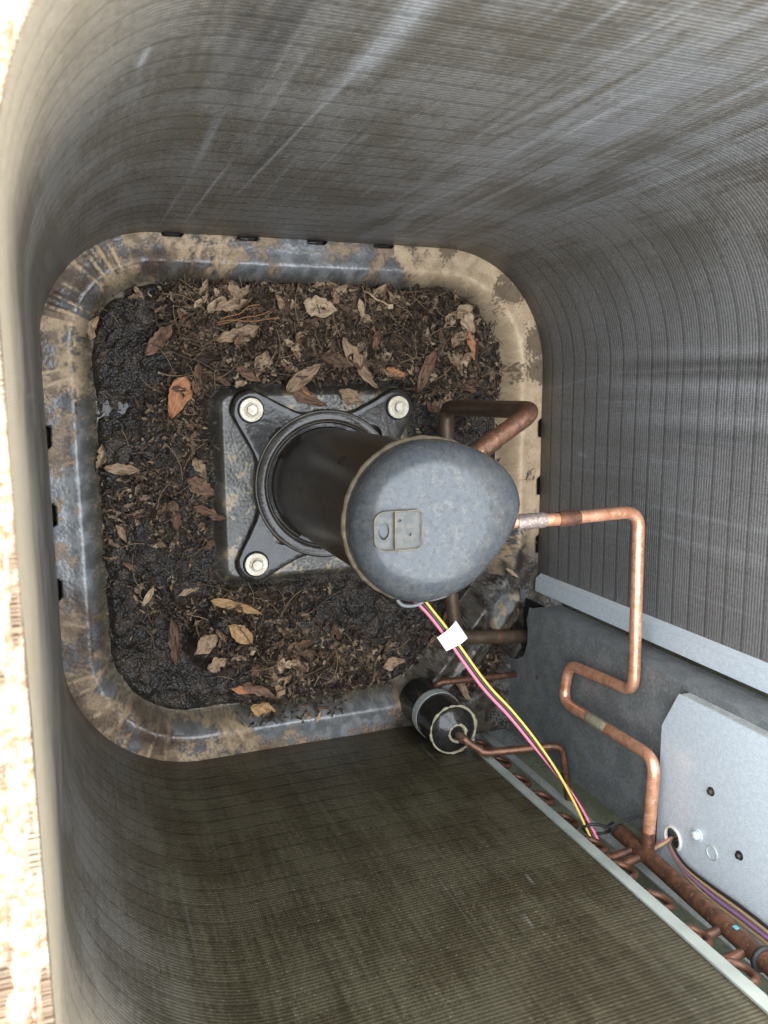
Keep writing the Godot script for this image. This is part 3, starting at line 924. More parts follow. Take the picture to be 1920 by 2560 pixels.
# ------------------------------------------------------------------ condenser coil
# points along the inner face: [position (x, z), inward normal, running length]
func coil_path(step: float) -> Array:
	var out := []
	var run := 0.0
	var segs := [
		["line", Vector2(0.170, 0.3187), Vector2(-0.1626, 0.3187)],
		["arc", Vector2(-0.1626, 0.1637), 0.155, PI / 2, PI],
		["line", Vector2(-0.3176, 0.1637), Vector2(-0.3176, -0.1907)],
		["arc", Vector2(-0.1896, -0.1907), 0.128, PI, PI * 1.5],
		["line", Vector2(-0.1896, -0.3187), Vector2(0.1676, -0.3187)],
		["arc", Vector2(0.1676, -0.1687), 0.150, -PI / 2, 0.0],
		["line", Vector2(0.3176, -0.1687), Vector2(0.3176, 0.147)],
	]
	for s in segs:
		if s[0] == "line":
			var d: Vector2 = s[2] - s[1]
			var n := maxi(1, int(round(d.length() / step)))
			var inward := Vector2(-d.y, d.x).normalized()
			for k in n:
				out.append([s[1] + d * k / n, inward, run + d.length() * k / n])
			run += d.length()
		else:
			var L: float = s[2] * absf(s[4] - s[3])
			var n := maxi(1, int(round(L / step)))
			for k in n:
				var a := lerpf(s[3], s[4], float(k) / n)
				var dir := Vector2(cos(a), sin(a))
				out.append([s[1] + dir * s[2], -dir, run + L * k / n])
			run += L
	out.append([Vector2(0.3176, 0.147), Vector2(-1, 0), run])
	return out

func coil_at(e: Array, y: float, off: float) -> Vector3:
	var n: Vector2 = e[1]
	var lean := 0.0095 * clampf(y / COIL_TOP, 0, 1) * pow(maxf(n.x, 0.0), 2.0) - 0.020 * clampf(y / COIL_TOP, 0, 1) * pow(maxf(n.y, 0.0), 2.0)
	var q: Vector2 = e[0] + n * (lean - off)
	return Vector3(q.x, y, q.y)

func coil() -> void:
	var root := thing("condenser_coil", "tall grey finned condenser coil wrapping round the base pan", "condenser coil")
	var path := coil_path(0.006)
	var L: float = path[path.size() - 1][2]
	# heights: each tube row leaves a fine pressed line in the fin edges
	var ys := [0.0]
	var offs := [0.0]
	for k in 25:
		var y := 0.0254 * (k + 1)
		for q in [[-0.0011, 0.0], [0.0, 0.0005], [0.0011, 0.0]]:
			ys.append(y + q[0])
			offs.append(q[1])
	ys.append(COIL_TOP)
	offs.append(0.0)
	var pts := PackedVector3Array()
	var uvs := PackedVector2Array()
	var uv2s := PackedVector2Array()
	var wob := nz(512, 64, 71, 0.02, 3)
	for j in ys.size():
		for i in path.size():
			var e: Array = path[i]
			var w: float = wob[clampi(int(j * 0.8), 0, 63) * 512 + clampi(int(e[2] / L * 511), 0, 511)] / 255.0 - 0.5
			pts.append(coil_at(e, ys[j], offs[j] + w * 0.0012))
			uvs.append(Vector2(e[2] / 0.0256, ys[j] / 0.0254))
			uv2s.append(Vector2(e[2] / L, 1.0 - ys[j] / COIL_TOP))
	var b := Mb.new()
	b.grid(pts, path.size(), ys.size(), uvs, false, uv2s)
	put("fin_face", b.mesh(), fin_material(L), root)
	# outer face
	var bo := Mb.new()
	var po := PackedVector3Array()
	for y in [0.0, COIL_TOP - 0.006]:
		for e in path:
			po.append(coil_at(e, y, 0.024))
	bo.grid(po, path.size(), 2, PackedVector2Array(), true)
	# the body between, a little below the fin tips
	var pt := PackedVector3Array()
	for off in [0.0004, 0.0236]:
		for e in path:
			pt.append(coil_at(e, COIL_TOP - 0.0055, off))
	bo.grid(pt, path.size(), 2, PackedVector2Array(), true)
	put("outer_face", bo.mesh(), M.fin_plain, root)
	# fin tips along the top edge
	var tips := coil_path(0.0017)
	var mm := MultiMesh.new()
	mm.transform_format = MultiMesh.TRANSFORM_3D
	mm.use_colors = true
	var fb := Mb.new()
	fb.box(Vector3.ZERO, Vector3(0.0005, 0.0040, 0.0118), 0.0002, Basis.IDENTITY, 2)
	mm.mesh = fb.mesh()
	mm.instance_count = tips.size()
	var tn := nz(2048, 4, 73, 0.02, 4)
	for k in tips.size():
		var e: Array = tips[k]
		var nrm: Vector2 = e[1]
		var z := Vector3(nrm.x, 0, nrm.y)
		var x := Vector3.UP.cross(z)
		var c := coil_at(e, COIL_TOP - 0.0045 + rng.randf_range(-0.0006, 0.0006), 0.012)
		mm.set_instance_transform(k, Transform3D(Basis(x, Vector3.UP, z) * Basis(Vector3.BACK, rng.randf_range(-0.08, 0.08)), c))
		var t := smoothstep(0.35, 0.65, tn[clampi(k, 0, 2047)] / 255.0)
		mm.set_instance_color(k, Color(0.34, 0.285, 0.20).lerp(Color(0.24, 0.165, 0.10), t) * rng.randf_range(0.85, 1.1))
	var fm := std("fin_tip", Color.WHITE, 0.7, 0.0)
	fm.vertex_color_use_as_albedo = true
	var mi := MultiMeshInstance3D.new()
	mi.name = "fin_tips"
	mi.multimesh = mm
	mi.material_override = fm
	root.add_child(mi, true)
	mi.set_meta("kind", "stuff")
	# crust of dirt lying on the fin tips
	var cr := coil_path(0.004)
	var crn := nz(768, 64, 74, 0.07, 4)
	var crp := PackedVector3Array()
	for j in 10:
		for k in cr.size():
			var h: float = crn[(j * 6 + 2) * 768 + clampi(k, 0, 767)] / 255.0 - 0.33
			var endw := 1.0 if j > 0 and j < 9 else 0.2
			crp.append(coil_at(cr[k], COIL_TOP - 0.001 + clampf(h * 0.022, -0.004, 0.004) * endw, 0.0005 + 0.0027 * j))
	var crb := Mb.new()
	crb.grid(crp, cr.size(), 10, PackedVector2Array(), true)
	var crust := put("dirt_crust", crb.mesh(), std("crust", mottle(512, 75, 0.035, Color(0.42, 0.34, 0.225), Color(0.22, 0.115, 0.05), 0.46, 0.58, Color(0.52, 0.49, 0.44), 0.60, 0.68), 0.9, 0.0, 7.0, M.grain, 0.3), root)
	crust.set_meta("kind", "stuff")
	# end plates
	var ep := Mb.new()
	var pp := PackedVector2Array([Vector2(0.1660, -0.028), Vector2(0.1760, -0.028), Vector2(0.1822, COIL_TOP), Vector2(0.1690, COIL_TOP)])
	ep.prism(pp, Vector3(0, 0, 0.3165), Vector3.RIGHT, Vector3.UP, Vector3(0, 0, 0.0022))
	ep.box(Vector3(0.1745, 0.315, 0.333), Vector3(0.0008, 0.343, 0.0142), 0.0004)
	put("end_plate", ep.mesh(), std("post_paint", mottle(256, 28, 0.006, Color(0.27, 0.295, 0.265), Color(0.32, 0.345, 0.31), 0.3, 0.7), 0.6, 0.0, 2.0), root)
	var er := Mb.new()
	var sec := [Vector2(0.3185, 0.1185), Vector2(0.3125, 0.1232), Vector2(0.3095, 0.1248), Vector2(0.3085, 0.1438), Vector2(0.3250, 0.1450)]
	for k in sec.size() - 1:
		var a: Vector2 = sec[k]
		var c: Vector2 = sec[k + 1]
		var up := Vector3(0.0, COIL_TOP + 0.004, 0.0)
		var lo := Vector3(0, 0.008, 0)
		var dn := c - a
		er.quad(Vector3(a.x, 0, a.y) + lo, Vector3(c.x, 0, c.y) + lo, Vector3(c.x - 0.001, 0, c.y) + up, Vector3(a.x - 0.001, 0, a.y) + up, Vector3(-absf(dn.y) - 0.001, 0, dn.x * 0.5))
	put("end_plate", er.mesh(), M.galv, root, "bright galvanised edge rail")
	# return bends of the tubes behind the end plate
	for k in 12:
		var y := 0.052 + 0.0508 * k
		var r := Mb.new()
		var arc := PackedVector3Array()
		arc.append(Vector3(0.170, y, 0.332))
		for s in 13:
			var a := -PI / 2 + PI * s / 12.0
			arc.append(Vector3(0.1945 + 0.0127 * cos(a) + 0.0015 * (k % 2), y + 0.0127 + 0.0127 * sin(a), 0.332 + 0.004 * cos(a) + 0.001 * (k % 3)))
		arc.append(Vector3(0.170, y + 0.0254, 0.332))
		r.tube(arc, 0.0035, 8)
		put("return_bend", r.mesh(), M.copper_bend, root)

func fin_material(L: float) -> StandardMaterial3D:
	# tile of 16 fins by one tube row: fine pressed pattern, shade of the fin gaps put into the albedo
	var S := 256
	var alb := PackedByteArray()
	alb.resize(S * S)
	var hgt := PackedByteArray()
	hgt.resize(S * S)
	var tn := nz(S, S, 81, 0.05, 3, 1, 1, FastNoiseLite.TYPE_SIMPLEX_SMOOTH, true)
	for j in S:
		for i in S:
			var k := j * S + i
			var u := fposmod(i / 16.0, 1.0)
			var v := fposmod(j * 7.0 / S, 1.0)
			var fin := 0.5 + 0.5 * cos(TAU * u)
			var rip := 0.5 + 0.5 * cos(TAU * v)
			var row := absf(float(j) / S - 0.5) * 2.0
			var line := smoothstep(0.945, 0.985, row)
			alb[k] = clampi(int(255.0 * (0.76 + 0.10 * fin + 0.13 * rip) * (1.0 - 0.14 * line) + (tn[k] - 128) * 0.12), 0, 255)
			hgt[k] = clampi(int(255.0 * (0.15 + 0.22 * fin + 0.55 * rip)), 0, 255)
	# grime over the whole wall, with some light and shade painted in
	var W := 2048
	var H := 640
	var n1 := nz(W, H, 82, 0.035, 4, 1, 16)
	var n2 := nz(W, H, 83, 0.16, 3, 1, 20)
	var n3 := nz(W, H, 84, 0.009, 5)
	var n4 := nz(W, H, 85, 0.15, 2)
	var n5 := nz(W, H, 86, 0.25, 2)
	var st := PackedFloat32Array()
	st.resize(W * H)
	var r2 := RandomNumberGenerator.new()
	r2.seed = 99
	for k in 190:
		var s0: float
		var zone := r2.randf()
		if zone < 0.42:
			s0 = r2.randf_range(1.33, 1.55)
		elif zone < 0.74:
			s0 = r2.randf_range(1.72, 1.97)
		elif zone < 0.86:
			s0 = r2.randf_range(1.13, 1.33)
		else:
			s0 = r2.randf_range(0.0, 1.1)
		var v0 := r2.randf_range(0.02, 0.85)
		var v1 := minf(1.0, v0 + r2.randf_range(0.06, 0.42))
		var wd := r2.randf_range(0.6, 2.2)
		var str_ := r2.randf_range(0.06, 0.30) * (1.0 if r2.randf() < 0.72 else -0.7)
		if s0 < 1.1:
			str_ *= 0.45
		var x0 := s0 / L * W
		var slant := r2.randf_range(-4, 4)
		for y in range(int(v0 * H), int(v1 * H)):
			var t := (float(y) / H - v0) / (v1 - v0)
			var fade := sin(PI * t)
			var cx := x0 + slant * t
			for x in range(maxi(0, int(cx - wd * 2)), mini(W, int(cx + wd * 2) + 1)):
				st[(H - 1 - y) * W + x] += str_ * fade * exp(-pow((x - cx) / wd, 2.0))
	# a few bright scratches where fins are combed flat
	# [run, height, run, height, strength, width]
	var scr := [[1.210, 0.70, 1.213, 0.99, 0.85, 9.0], [1.198, 0.60, 1.208, 0.80, 0.5, 5.0], [1.190, 0.28, 1.206, 0.72, 0.95, 1.5], [1.186, 0.34, 1.200, 0.66, -0.6, 5.0], [1.145, 0.60, 1.162, 0.95, -0.9, 6.0], [1.135, 0.64, 1.152, 0.92, -0.8, 5.0], [1.126, 0.68, 1.136, 0.92, -0.7, 4.0], [1.157, 0.08, 1.167, 0.46, 0.9, 1.4], [1.133, 0.06, 1.139, 0.30, 0.6, 1.4], [1.391, 0.62, 1.405, 0.86, 0.6, 4.0], [1.341, 0.62, 1.357, 0.78, 0.6, 4.0], [1.37, 0.20, 1.40, 0.62, 0.5, 2.0], [1.42, 0.12, 1.43, 0.55, 0.5, 3.0], [1.745, 0.15, 1.760, 0.98, 0.7, 8.0], [1.711, 0.16, 1.722, 0.98, 0.5, 6.0], [1.726, 0.25, 1.729, 0.95, -0.8, 5.0], [1.738, 0.25, 1.740, 0.95, -0.7, 5.0], [1.783, 0.22, 1.782, 0.98, 0.6, 9.0], [1.800, 0.30, 1.800, 0.85, -0.5, 7.0], [1.883, 0.28, 1.888, 0.75, 0.5, 3.0], [1.913, 0.30, 1.918, 0.68, 0.5, 3.0], [1.755, 0.02, 1.733, 0.24, 0.7, 1.3], [1.835, 0.13, 1.838, 0.17, 1.0, 3.0], [1.352, 0.19, 1.360, 0.23, 0.8, 1.5], [1.083, 0.73, 1.087, 0.77, 1.2, 2.2], [0.06, 0.10, 0.06, 0.17, 0.4, 1.2], [0.078, 0.54, 0.079, 0.57, 0.6, 1.2], [0.11, 0.62, 0.112, 0.65, 0.5, 1.2]]
	for q in scr:
		for y in range(int((1.0 - q[3]) * (H - 1)), int((1.0 - q[1]) * (H - 1)) + 1):
			var t: float = clampf(((1.0 - float(y) / (H - 1)) - q[1]) / (q[3] - q[1]), 0.0, 1.0)
			var cx: float = lerpf(q[0], q[2], t) / L * W
			for x in range(maxi(0, int(cx - q[5] * 2.2)), mini(W, int(cx + q[5] * 2.2) + 1)):
				st[y * W + x] += 0.62 * q[4] * exp(-pow((x - cx) / q[5], 2.0)) * pow(sin(PI * t), 0.6)
	var out := PackedByteArray()
	out.resize(W * H * 3)
	for j in H:
		var hv := 1.0 - float(j) / H
		var base_dirt := 1.0 - smoothstep(0.0, 0.07, hv)
		for i in W:
			var k := j * W + i
			var t := (n1[k] * 0.14 + n2[k] * 0.20 + n3[k] * 0.52 + n4[k] * 0.14) / 255.0
			var c := Color(0.128, 0.114, 0.092).lerp(Color(0.192, 0.180, 0.160), smoothstep(0.36, 0.64, t))
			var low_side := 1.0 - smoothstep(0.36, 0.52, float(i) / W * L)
			c = c.lerp(c * Color(0.52, 0.48, 0.32), low_side)  # bottom wall olive: partly dirt, partly its shade put into the colour
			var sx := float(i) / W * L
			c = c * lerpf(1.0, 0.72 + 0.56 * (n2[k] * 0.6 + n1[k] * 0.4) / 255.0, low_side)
			var clean_lit := smoothstep(1.28, 1.40, sx) * (1.0 - smoothstep(1.50, 1.60, sx)) + 0.8 * smoothstep(1.72, 1.77, sx) * (1.0 - smoothstep(1.83, 1.93, sx))  # paler zones: upper right light painted in, along with cleaner streaks
			c = c.lerp(Color(0.265, 0.268, 0.27), 0.6 * clean_lit * smoothstep(0.30, 0.62, n1[k] / 255.0 * 0.5 + n2[k] / 255.0 * 0.3 + n3[k] / 255.0 * 0.2))
			c = c.lerp(Color(0.285, 0.283, 0.28), 0.65 * smoothstep(1.56, 1.70, sx))  # right wall paler: the light on it is put into the colour
			var s := st[k]
			if s > 0.0:
				c = c.lerp(Color(0.44, 0.45, 0.455), minf(s, 0.85))
			elif s < 0.0:
				c = c.lerp(Color(0.055, 0.055, 0.055), minf(-s, 0.7))
			var sp := n5[k] / 255.0
			if sp > 0.80:
				c = c.lerp(Color(0.36, 0.29, 0.19), smoothstep(0.80, 0.90, sp) * 0.7)
			elif sp < 0.2:
				c = c.lerp(Color(0.04, 0.035, 0.03), smoothstep(0.2, 0.1, sp) * 0.6)
			c = c.lerp(Color(0.07, 0.05, 0.032), base_dirt * 0.75 * smoothstep(0.25, 0.6, n4[k] / 255.0 * 0.5 + 0.4))
			var rowd := absf(fposmod(hv * COIL_TOP / 0.0254 + 0.5, 1.0) - 0.5) * 25.4
			if rowd < 1.6:
				var onrow := 1.0 - smoothstep(0.4, 1.6, rowd)
				c = c.lerp(c * 0.72, onrow * smoothstep(1.62, 1.76, sx) * (0.6 + 0.4 * n1[k] / 255.0))
				c = c.lerp(Color(0.36, 0.36, 0.35), onrow * 0.30 * smoothstep(1.30, 1.38, sx) * (1.0 - smoothstep(1.50, 1.62, sx)))
				c = c.lerp(Color(0.22, 0.20, 0.13), onrow * 0.40 * low_side * smoothstep(0.45, 0.7, n5[k] / 255.0 * 0.5 + n1[k] / 255.0 * 0.5))  # painted glints along the tube rows of the bottom wall
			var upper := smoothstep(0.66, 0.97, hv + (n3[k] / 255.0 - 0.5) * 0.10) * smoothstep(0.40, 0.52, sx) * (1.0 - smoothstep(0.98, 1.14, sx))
			c = c.lerp(Color(0.58, 0.48, 0.34), 0.85 * upper)  # tan dust near the rim, the sky light on it painted in too
			c = (c * (0.86 + 0.28 * n4[k] / 255.0)).linear_to_srgb()
			out[k * 3] = clampi(int(c.r * 255), 0, 255)
			out[k * 3 + 1] = clampi(int(c.g * 255), 0, 255)
			out[k * 3 + 2] = clampi(int(c.b * 255), 0, 255)
	var m := StandardMaterial3D.new()
	m.resource_name = "fins"
	m.albedo_texture = tex(S, S, alb, Image.FORMAT_L8)
	m.roughness = 0.42
	m.metallic = 0.2
	m.heightmap_enabled = true
	m.heightmap_texture = tex(S, S, hgt, Image.FORMAT_L8)
	m.heightmap_scale = 0.05
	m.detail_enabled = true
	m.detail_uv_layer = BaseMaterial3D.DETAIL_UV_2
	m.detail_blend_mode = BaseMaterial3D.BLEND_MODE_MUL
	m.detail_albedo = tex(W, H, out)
	M.fin_plain = std("fins_outside", lin(0.16, 0.15, 0.14), 0.7, 0.2)
	return m

# ------------------------------------------------------------------ corner compartment
func cabinet() -> void:
	var root := thing("cabinet_corner", "olive grey sheet metal cabinet corner behind the copper header pipe", "cabinet")
	var b := Mb.new()
	b.box(Vector3(0.275, 0.30, 0.405), Vector3(0.115, 0.36, 0.0012), 0.0006)
	put("rear_sheet", b.mesh(), M.olive, root)
	var c := Mb.new()
	c.box(Vector3(0.392, 0.30, 0.275), Vector3(0.0012, 0.36, 0.128), 0.0006)
	put("side_sheet", c.mesh(), M.olive, root)
	var d := Mb.new()
	d.box(Vector3(0.258, 0.30, 0.372), Vector3(0.0062, 0.36, 0.0012), 0.0006)
	put("flange", d.mesh(), M.galv_dull, root, "narrow grey upright flange")
	var e := Mb.new()
	e.box(Vector3(0.1625, 0.30, 0.374), Vector3(0.0010, 0.36, 0.0305), 0.0005)
	put("added_light_stop", e.mesh(), M.olive, root)  # unseen sheet added to stop light leaking in past the coil end
	var f := Mb.new()
	f.box(Vector3(0.276, -0.050, 0.345), Vector3(0.118, 0.003, 0.060), 0.001)
	f.box(Vector3(0.345, -0.050, 0.22), Vector3(0.048, 0.003, 0.064), 0.001)
	put("floor_sheet", f.mesh(), M.panel, root)

func access_panel() -> void:
	var root := thing("access_panel", "dark grey painted sheet panel standing in the corner behind the copper pipe", "panel")
	var b := Mb.new()
	# in the plane x = 0.275: coordinates are (z, y); the open notch lets the large pipe through
	var poly := PackedVector2Array([Vector2(0.154, 0.050), Vector2(0.166, 0.046), Vector2(0.174, 0.043), Vector2(0.186, 0.047), Vector2(0.206, 0.046), Vector2(0.226, 0.037), Vector2(0.238, 0.018), Vector2(0.242, -0.004), Vector2(0.238, -0.020), Vector2(0.250, -0.045), Vector2(0.352, -0.045), Vector2(0.347, COIL_TOP), Vector2(0.154, COIL_TOP)])
	b.prism(poly, Vector3(0.275, 0, 0), Vector3(0, 0, 1), Vector3.UP, Vector3(0.0012, 0, 0))
	put("front_sheet", b.mesh(), M.panel, root)
	var s := Mb.new()
	s.box(Vector3(0.298, 0.36, 0.1546), Vector3(0.0222, 0.305, 0.0006), 0.0003)
	put("side_flange", s.mesh(), M.panel, root)
	var hb := Mb.new()
	hb.box(Vector3(0.2990, 0.008, 0.205), Vector3(0.0008, 0.050, 0.05), 0.0004)
	hb.box(Vector3(0.287, 0.053, 0.205), Vector3(0.011, 0.0008, 0.05), 0.0004)
	put("added_shade_backing", hb.mesh(), M.dark, root)  # black sheets added so the notch looks deep in shade
	for q in [[0.245, 0.073], [0.20, 0.225], [0.318, 0.14]]:
		var h := Mb.new()
		h.lathe([Vector2(0.0, 0.0007), Vector2(0.0030, 0.0006), Vector2(0.0036, 0.0002)], Vector3(0.2748, q[1], q[0]), 14, PackedFloat32Array(), Basis(Vector3(0, 0, 1), PI / 2))
		put("screw_hole", h.mesh(), M.dust if q[0] == 0.245 else M.dark, root)

func control_box() -> void:
	var root := thing("control_box", "bright galvanised control box above the dark panel at the right edge", "control box")
	var b := Mb.new()
	var x0 := 0.265
	var front := PackedVector2Array([Vector2(0.163, 0.357), Vector2(0.206, 0.334), Vector2(0.385, 0.334), Vector2(0.385, COIL_TOP), Vector2(0.163, COIL_TOP)])
	# front sheet with the wire hole left open
	var hole := Vector2(0.3185, 0.3595)
	var outer := front
	var cut := PackedVector2Array()
	for k in 25:
		var a := PI / 2 + TAU * k / 24.0
		cut.append(hole + Vector2(cos(a), sin(a)) * 0.0105)
	var ring := PackedVector2Array([Vector2(0.3185, COIL_TOP)])
	# slit polygon: outer edge, down to the hole, round it, back up
	var poly := PackedVector2Array([Vector2(0.163, 0.357), Vector2(0.206, 0.334), Vector2(0.385, 0.334), Vector2(0.385, COIL_TOP), Vector2(0.31855, COIL_TOP)])
	for k in range(0, 25):
		var a := PI / 2 - 0.004 - (TAU - 0.008) * k / 24.0
		poly.append(hole + Vector2(cos(a), sin(a)) * 0.0105)
	poly.append(Vector2(0.31845, COIL_TOP))
	poly.append(Vector2(0.163, COIL_TOP))
	b.prism(poly, Vector3(x0, 0, 0), Vector3(0, 0, 1), Vector3.UP, Vector3(0.0012, 0, 0))
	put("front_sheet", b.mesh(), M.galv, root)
	var s := Mb.new()
	s.box(Vector3(0.2895, 0.511, 0.1625), Vector3(0.0240, 0.150, 0.0008), 0.0004)
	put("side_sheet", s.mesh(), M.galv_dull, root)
	var bt := Mb.new()
	bt.box(Vector3(0.2895, 0.3345, 0.295), Vector3(0.0236, 0.0008, 0.089), 0.0004)
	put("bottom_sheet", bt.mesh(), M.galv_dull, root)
	# things on the front
	var turn := Basis(Vector3(0, 0, 1), PI / 2)
	var g := Mb.new()
	var gp := PackedVector3Array()
	for k in 33:
		var a := TAU * k / 32.0
		gp.append(Vector3(x0 - 0.0008, hole.y + sin(a) * 0.0115, hole.x + cos(a) * 0.0115))
	g.tube(gp, 0.0016, 8, false)
	put("hole_bushing", g.mesh(), M.white_plastic, root)
	var bk := Mb.new()
	bk.box(Vector3(x0 + 0.018, hole.y, hole.x), Vector3(0.001, 0.02, 0.02), 0.0005)
	put("hole_shade_sheet", bk.mesh(), M.dark, root)  # black sheet added behind the wire hole to give its shade
	for q in [[0.243, 0.408, 0.0036], [0.287, 0.4475, 0.0036], [0.2965, 0.3935, 0.0056], [0.304, 0.4135, 0.0068]]:
		var sc := Mb.new()
		var R: float = q[2]
		var big: bool = R > 0.005
		if big and q[0] > 0.30:
			var rp := PackedVector3Array()
			for k in 25:
				var a := TAU * k / 24.0
				rp.append(Vector3(x0 - 0.0004, q[1] + sin(a) * R, q[0] + cos(a) * R))
			sc.tube(rp, 0.0007, 6, false)
			put("knockout_ring", sc.mesh(), M.galv_dull, root)
			continue
		sc.lathe([Vector2(R * 1.25, 0.0), Vector2(R * 1.2, R * 0.2), Vector2(R * 1.2, R * 0.2), Vector2(R * 0.8, R * 0.25), Vector2(R * 0.8, R * 0.25), Vector2(R * 0.75, R * 0.95), Vector2(R * 0.5, R * 1.1), Vector2(0.0001, R * 1.12)], Vector3(x0 - 0.0002, q[1], q[0]), 18, PackedFloat32Array(), turn)
		put("conduit_nut" if big else "screw", sc.mesh(), M.galv if big else M.foot, root)
	# side screw
	var ss := Mb.new()
	ss.lathe([Vector2(0.0045, 0.0), Vector2(0.0042, 0.0014), Vector2(0.002, 0.0022), Vector2(0.0001, 0.0024)], Vector3(0.297, 0.425, 0.1616), 16, PackedFloat32Array(), Basis(Vector3.RIGHT, -PI / 2))
	put("screw", ss.mesh(), M.zinc, root, "pale screw on the dull side")

# ------------------------------------------------------------------ compressor
func cap_shape(a: float) -> float:
	var d := wrapf(a - deg_to_rad(-12.0), -PI, PI)
	var q := 27.0 if d > 0.0 else 38.0
	return 1.0 + 0.25 * exp(-pow(d / deg_to_rad(q), 2.0)) - 0.035 * exp(-pow((d - deg_to_rad(75.0)) / deg_to_rad(35.0), 2.0))

func foot_radius(a: float) -> float:
	var r := 0.19
	var dir := Vector2(cos(a), sin(a))
	while r > 0.05:
		var p := dir * r
		var d := p.length() - 0.093
		for k in 4:
			var f := Vector2(0.09525 * (1 if k % 2 == 0 else -1), 0.09525 * (1 if k < 2 else -1))
			var ax := f.normalized()
			var t := clampf((p.dot(ax) - 0.07) / (0.1347 - 0.07), 0.0, 1.0)
			var q := (p - ax * lerpf(0.07, 0.1347, t)).length() - lerpf(0.046, 0.0245, t)
			d = smin(d, q, 0.012)
		if d < 0.0:
			return r
		r -= 0.0005
	return r

func compressor() -> void:
	var root := thing("compressor", "black cylindrical compressor with grey domed cap and four bolted feet", "compressor")
	root.position = SHELL
	var o := Vector3.ZERO
	# foot plate, star shaped, with a turned down lip
	var fb := Mb.new()
	var seg := 144
	var rad := []
	for k in seg + 1:
		rad.append(foot_radius(TAU * k / seg))
	var rows := [[0.62, 0.0], [0.86, 0.0], [0.955, 0.0], [0.985, -0.0012], [1.0, -0.0045], [1.004, -0.0115]]
	var pts := PackedVector3Array()
	for w in rows:
		for k in seg + 1:
			var a := TAU * k / seg
			pts.append(Vector3(cos(a) * rad[k] * w[0], w[1], sin(a) * rad[k] * w[0]))
	fb.grid(pts, seg + 1, rows.size(), PackedVector2Array(), false, PackedVector2Array(), true)
	put("foot_plate", fb.mesh(), M.foot, root)
	var bc := Mb.new()
	bc.lathe([Vector2(0.0945, -0.001), Vector2(0.0938, 0.0008), Vector2(0.0926, 0.0017), Vector2(0.0910, 0.0014), Vector2(0.0895, 0.0008), Vector2(0.0825, 0.0008), Vector2(0.0812, 0.0020), Vector2(0.0798, 0.0032), Vector2(0.0785, 0.0034), Vector2(0.0774, 0.0022), Vector2(0.0766, -0.0010), Vector2(0.0745, -0.0020), Vector2(0.0725, 0.0006), Vector2(0.0714, 0.0030)], o, 72)
	put("base_ring", bc.mesh(), std("wet_ring", mottle(256, 33, 0.02, Color(0.034, 0.028, 0.021), Color(0.062, 0.050, 0.036), 0.35, 0.65), 0.09, 0.0, 8.0, M.fine, 0.012), root)
	var sh := Mb.new()
	sh.lathe([Vector2(0.0715, 0.0), Vector2(0.0715, 0.15), Vector2(0.0715, 0.292), Vector2(0.0722, 0.296)], o, 72)
	var shell := put("shell", sh.mesh(), M.shell, root)
	var dm := Mb.new()
	dm.lathe([Vector2(0.0060, 0.0), Vector2(0.0045, 0.0012), Vector2(0.0025, 0.0004), Vector2(0.0001, 0.0)], Vector3(-0.0500, 0.215, -0.0511), 16, PackedFloat32Array(), Basis(Vector3(0, 0, 1), PI / 2).rotated(Vector3.UP, -PI * 0.255))
	put("weld_dimple", dm.mesh(), M.shell, shell)
	# cap
	var prof := []
	prof.append(Vector2(0.0748, 0.297))
	prof.append(Vector2(0.0752, 0.305))
	for k in 19:
		var f := PI / 2 * k / 18.0
		prof.append(Vector2(0.0752 * pow(maxf(cos(f), 0.0), 0.50) + 0.00002, 0.312 + 0.032 * pow(sin(f), 0.95)))
	var cb := Mb.new()
	var around := PackedFloat32Array()
	for k in 97:
		around.append(cap_shape(TAU * k / 96.0))
	cb.lathe(prof, o, 96, around)
	var cap := put("domed_cap", cb.mesh(), M.cap, root)
	var sm := Mb.new()
	var sp := PackedVector3Array()
	for k in 97:
		var a := TAU * k / 96.0
		var R := 0.0735 * lerpf(1.0, cap_shape(a), 0.8) + 0.0006 * sin(a * 23.0) * sin(a * 7.0)
		sp.append(Vector3(cos(a) * R, 0.2985, sin(a) * R))
	sm.tube(sp, 0.0042, 10, false)
	put("weld_seam", sm.mesh(), M.dust, root, "tan dusty weld seam")
	# lifting tab on the cap
	var tab := CSGCombiner3D.new()
	tab.name = "lifting_tab"
	root.add_child(tab, true)
	var poly := PackedVector2Array()
	var hw := 0.0170
	for q in [[Vector2(0.0165, -hw + 0.005), 0.005, -90, 0], [Vector2(0.0165, hw - 0.005), 0.005, 0, 90], [Vector2(-0.012, hw - 0.0095), 0.0095, 90, 180], [Vector2(-0.012, -hw + 0.0095), 0.0095, 180, 270]]:
		for k in 7:
			var a := deg_to_rad(lerpf(q[2], q[3], k / 6.0))
			poly.append(q[0] + Vector2(cos(a), sin(a)) * q[1])
	var pl := CSGPolygon3D.new()
	pl.name = "plate"
	pl.polygon = poly
	pl.depth = 0.0026
	pl.material = M.tab
	tab.add_child(pl, true)
	for q in [[-0.0125, 0.0, 0.0062, 1.45], [0.0015, 0.0085, 0.0017, 1.0], [0.011, -0.004, 0.0017, 1.0]]:
		var cy := CSGCylinder3D.new()
		cy.name = "hole"
		cy.operation = CSGShape3D.OPERATION_SUBTRACTION
		cy.radius = q[2]
		cy.height = 0.02
		cy.sides = 20
		cy.material = M.dust
		cy.rotation.x = PI / 2
		cy.scale = Vector3(0.78 if q[3] > 1.0 else 1.0, 1.0, q[3] * 0.85)
		cy.position = Vector3(q[0], q[1], 0.0)
		tab.add_child(cy, true)
	tab.transform = Transform3D(Basis(Vector3.RIGHT, -PI / 2), Vector3(-0.0415, 0.3450, -0.0005))
	tab.rotate_object_local(Vector3.UP, -0.05)
	var rg := Mb.new()
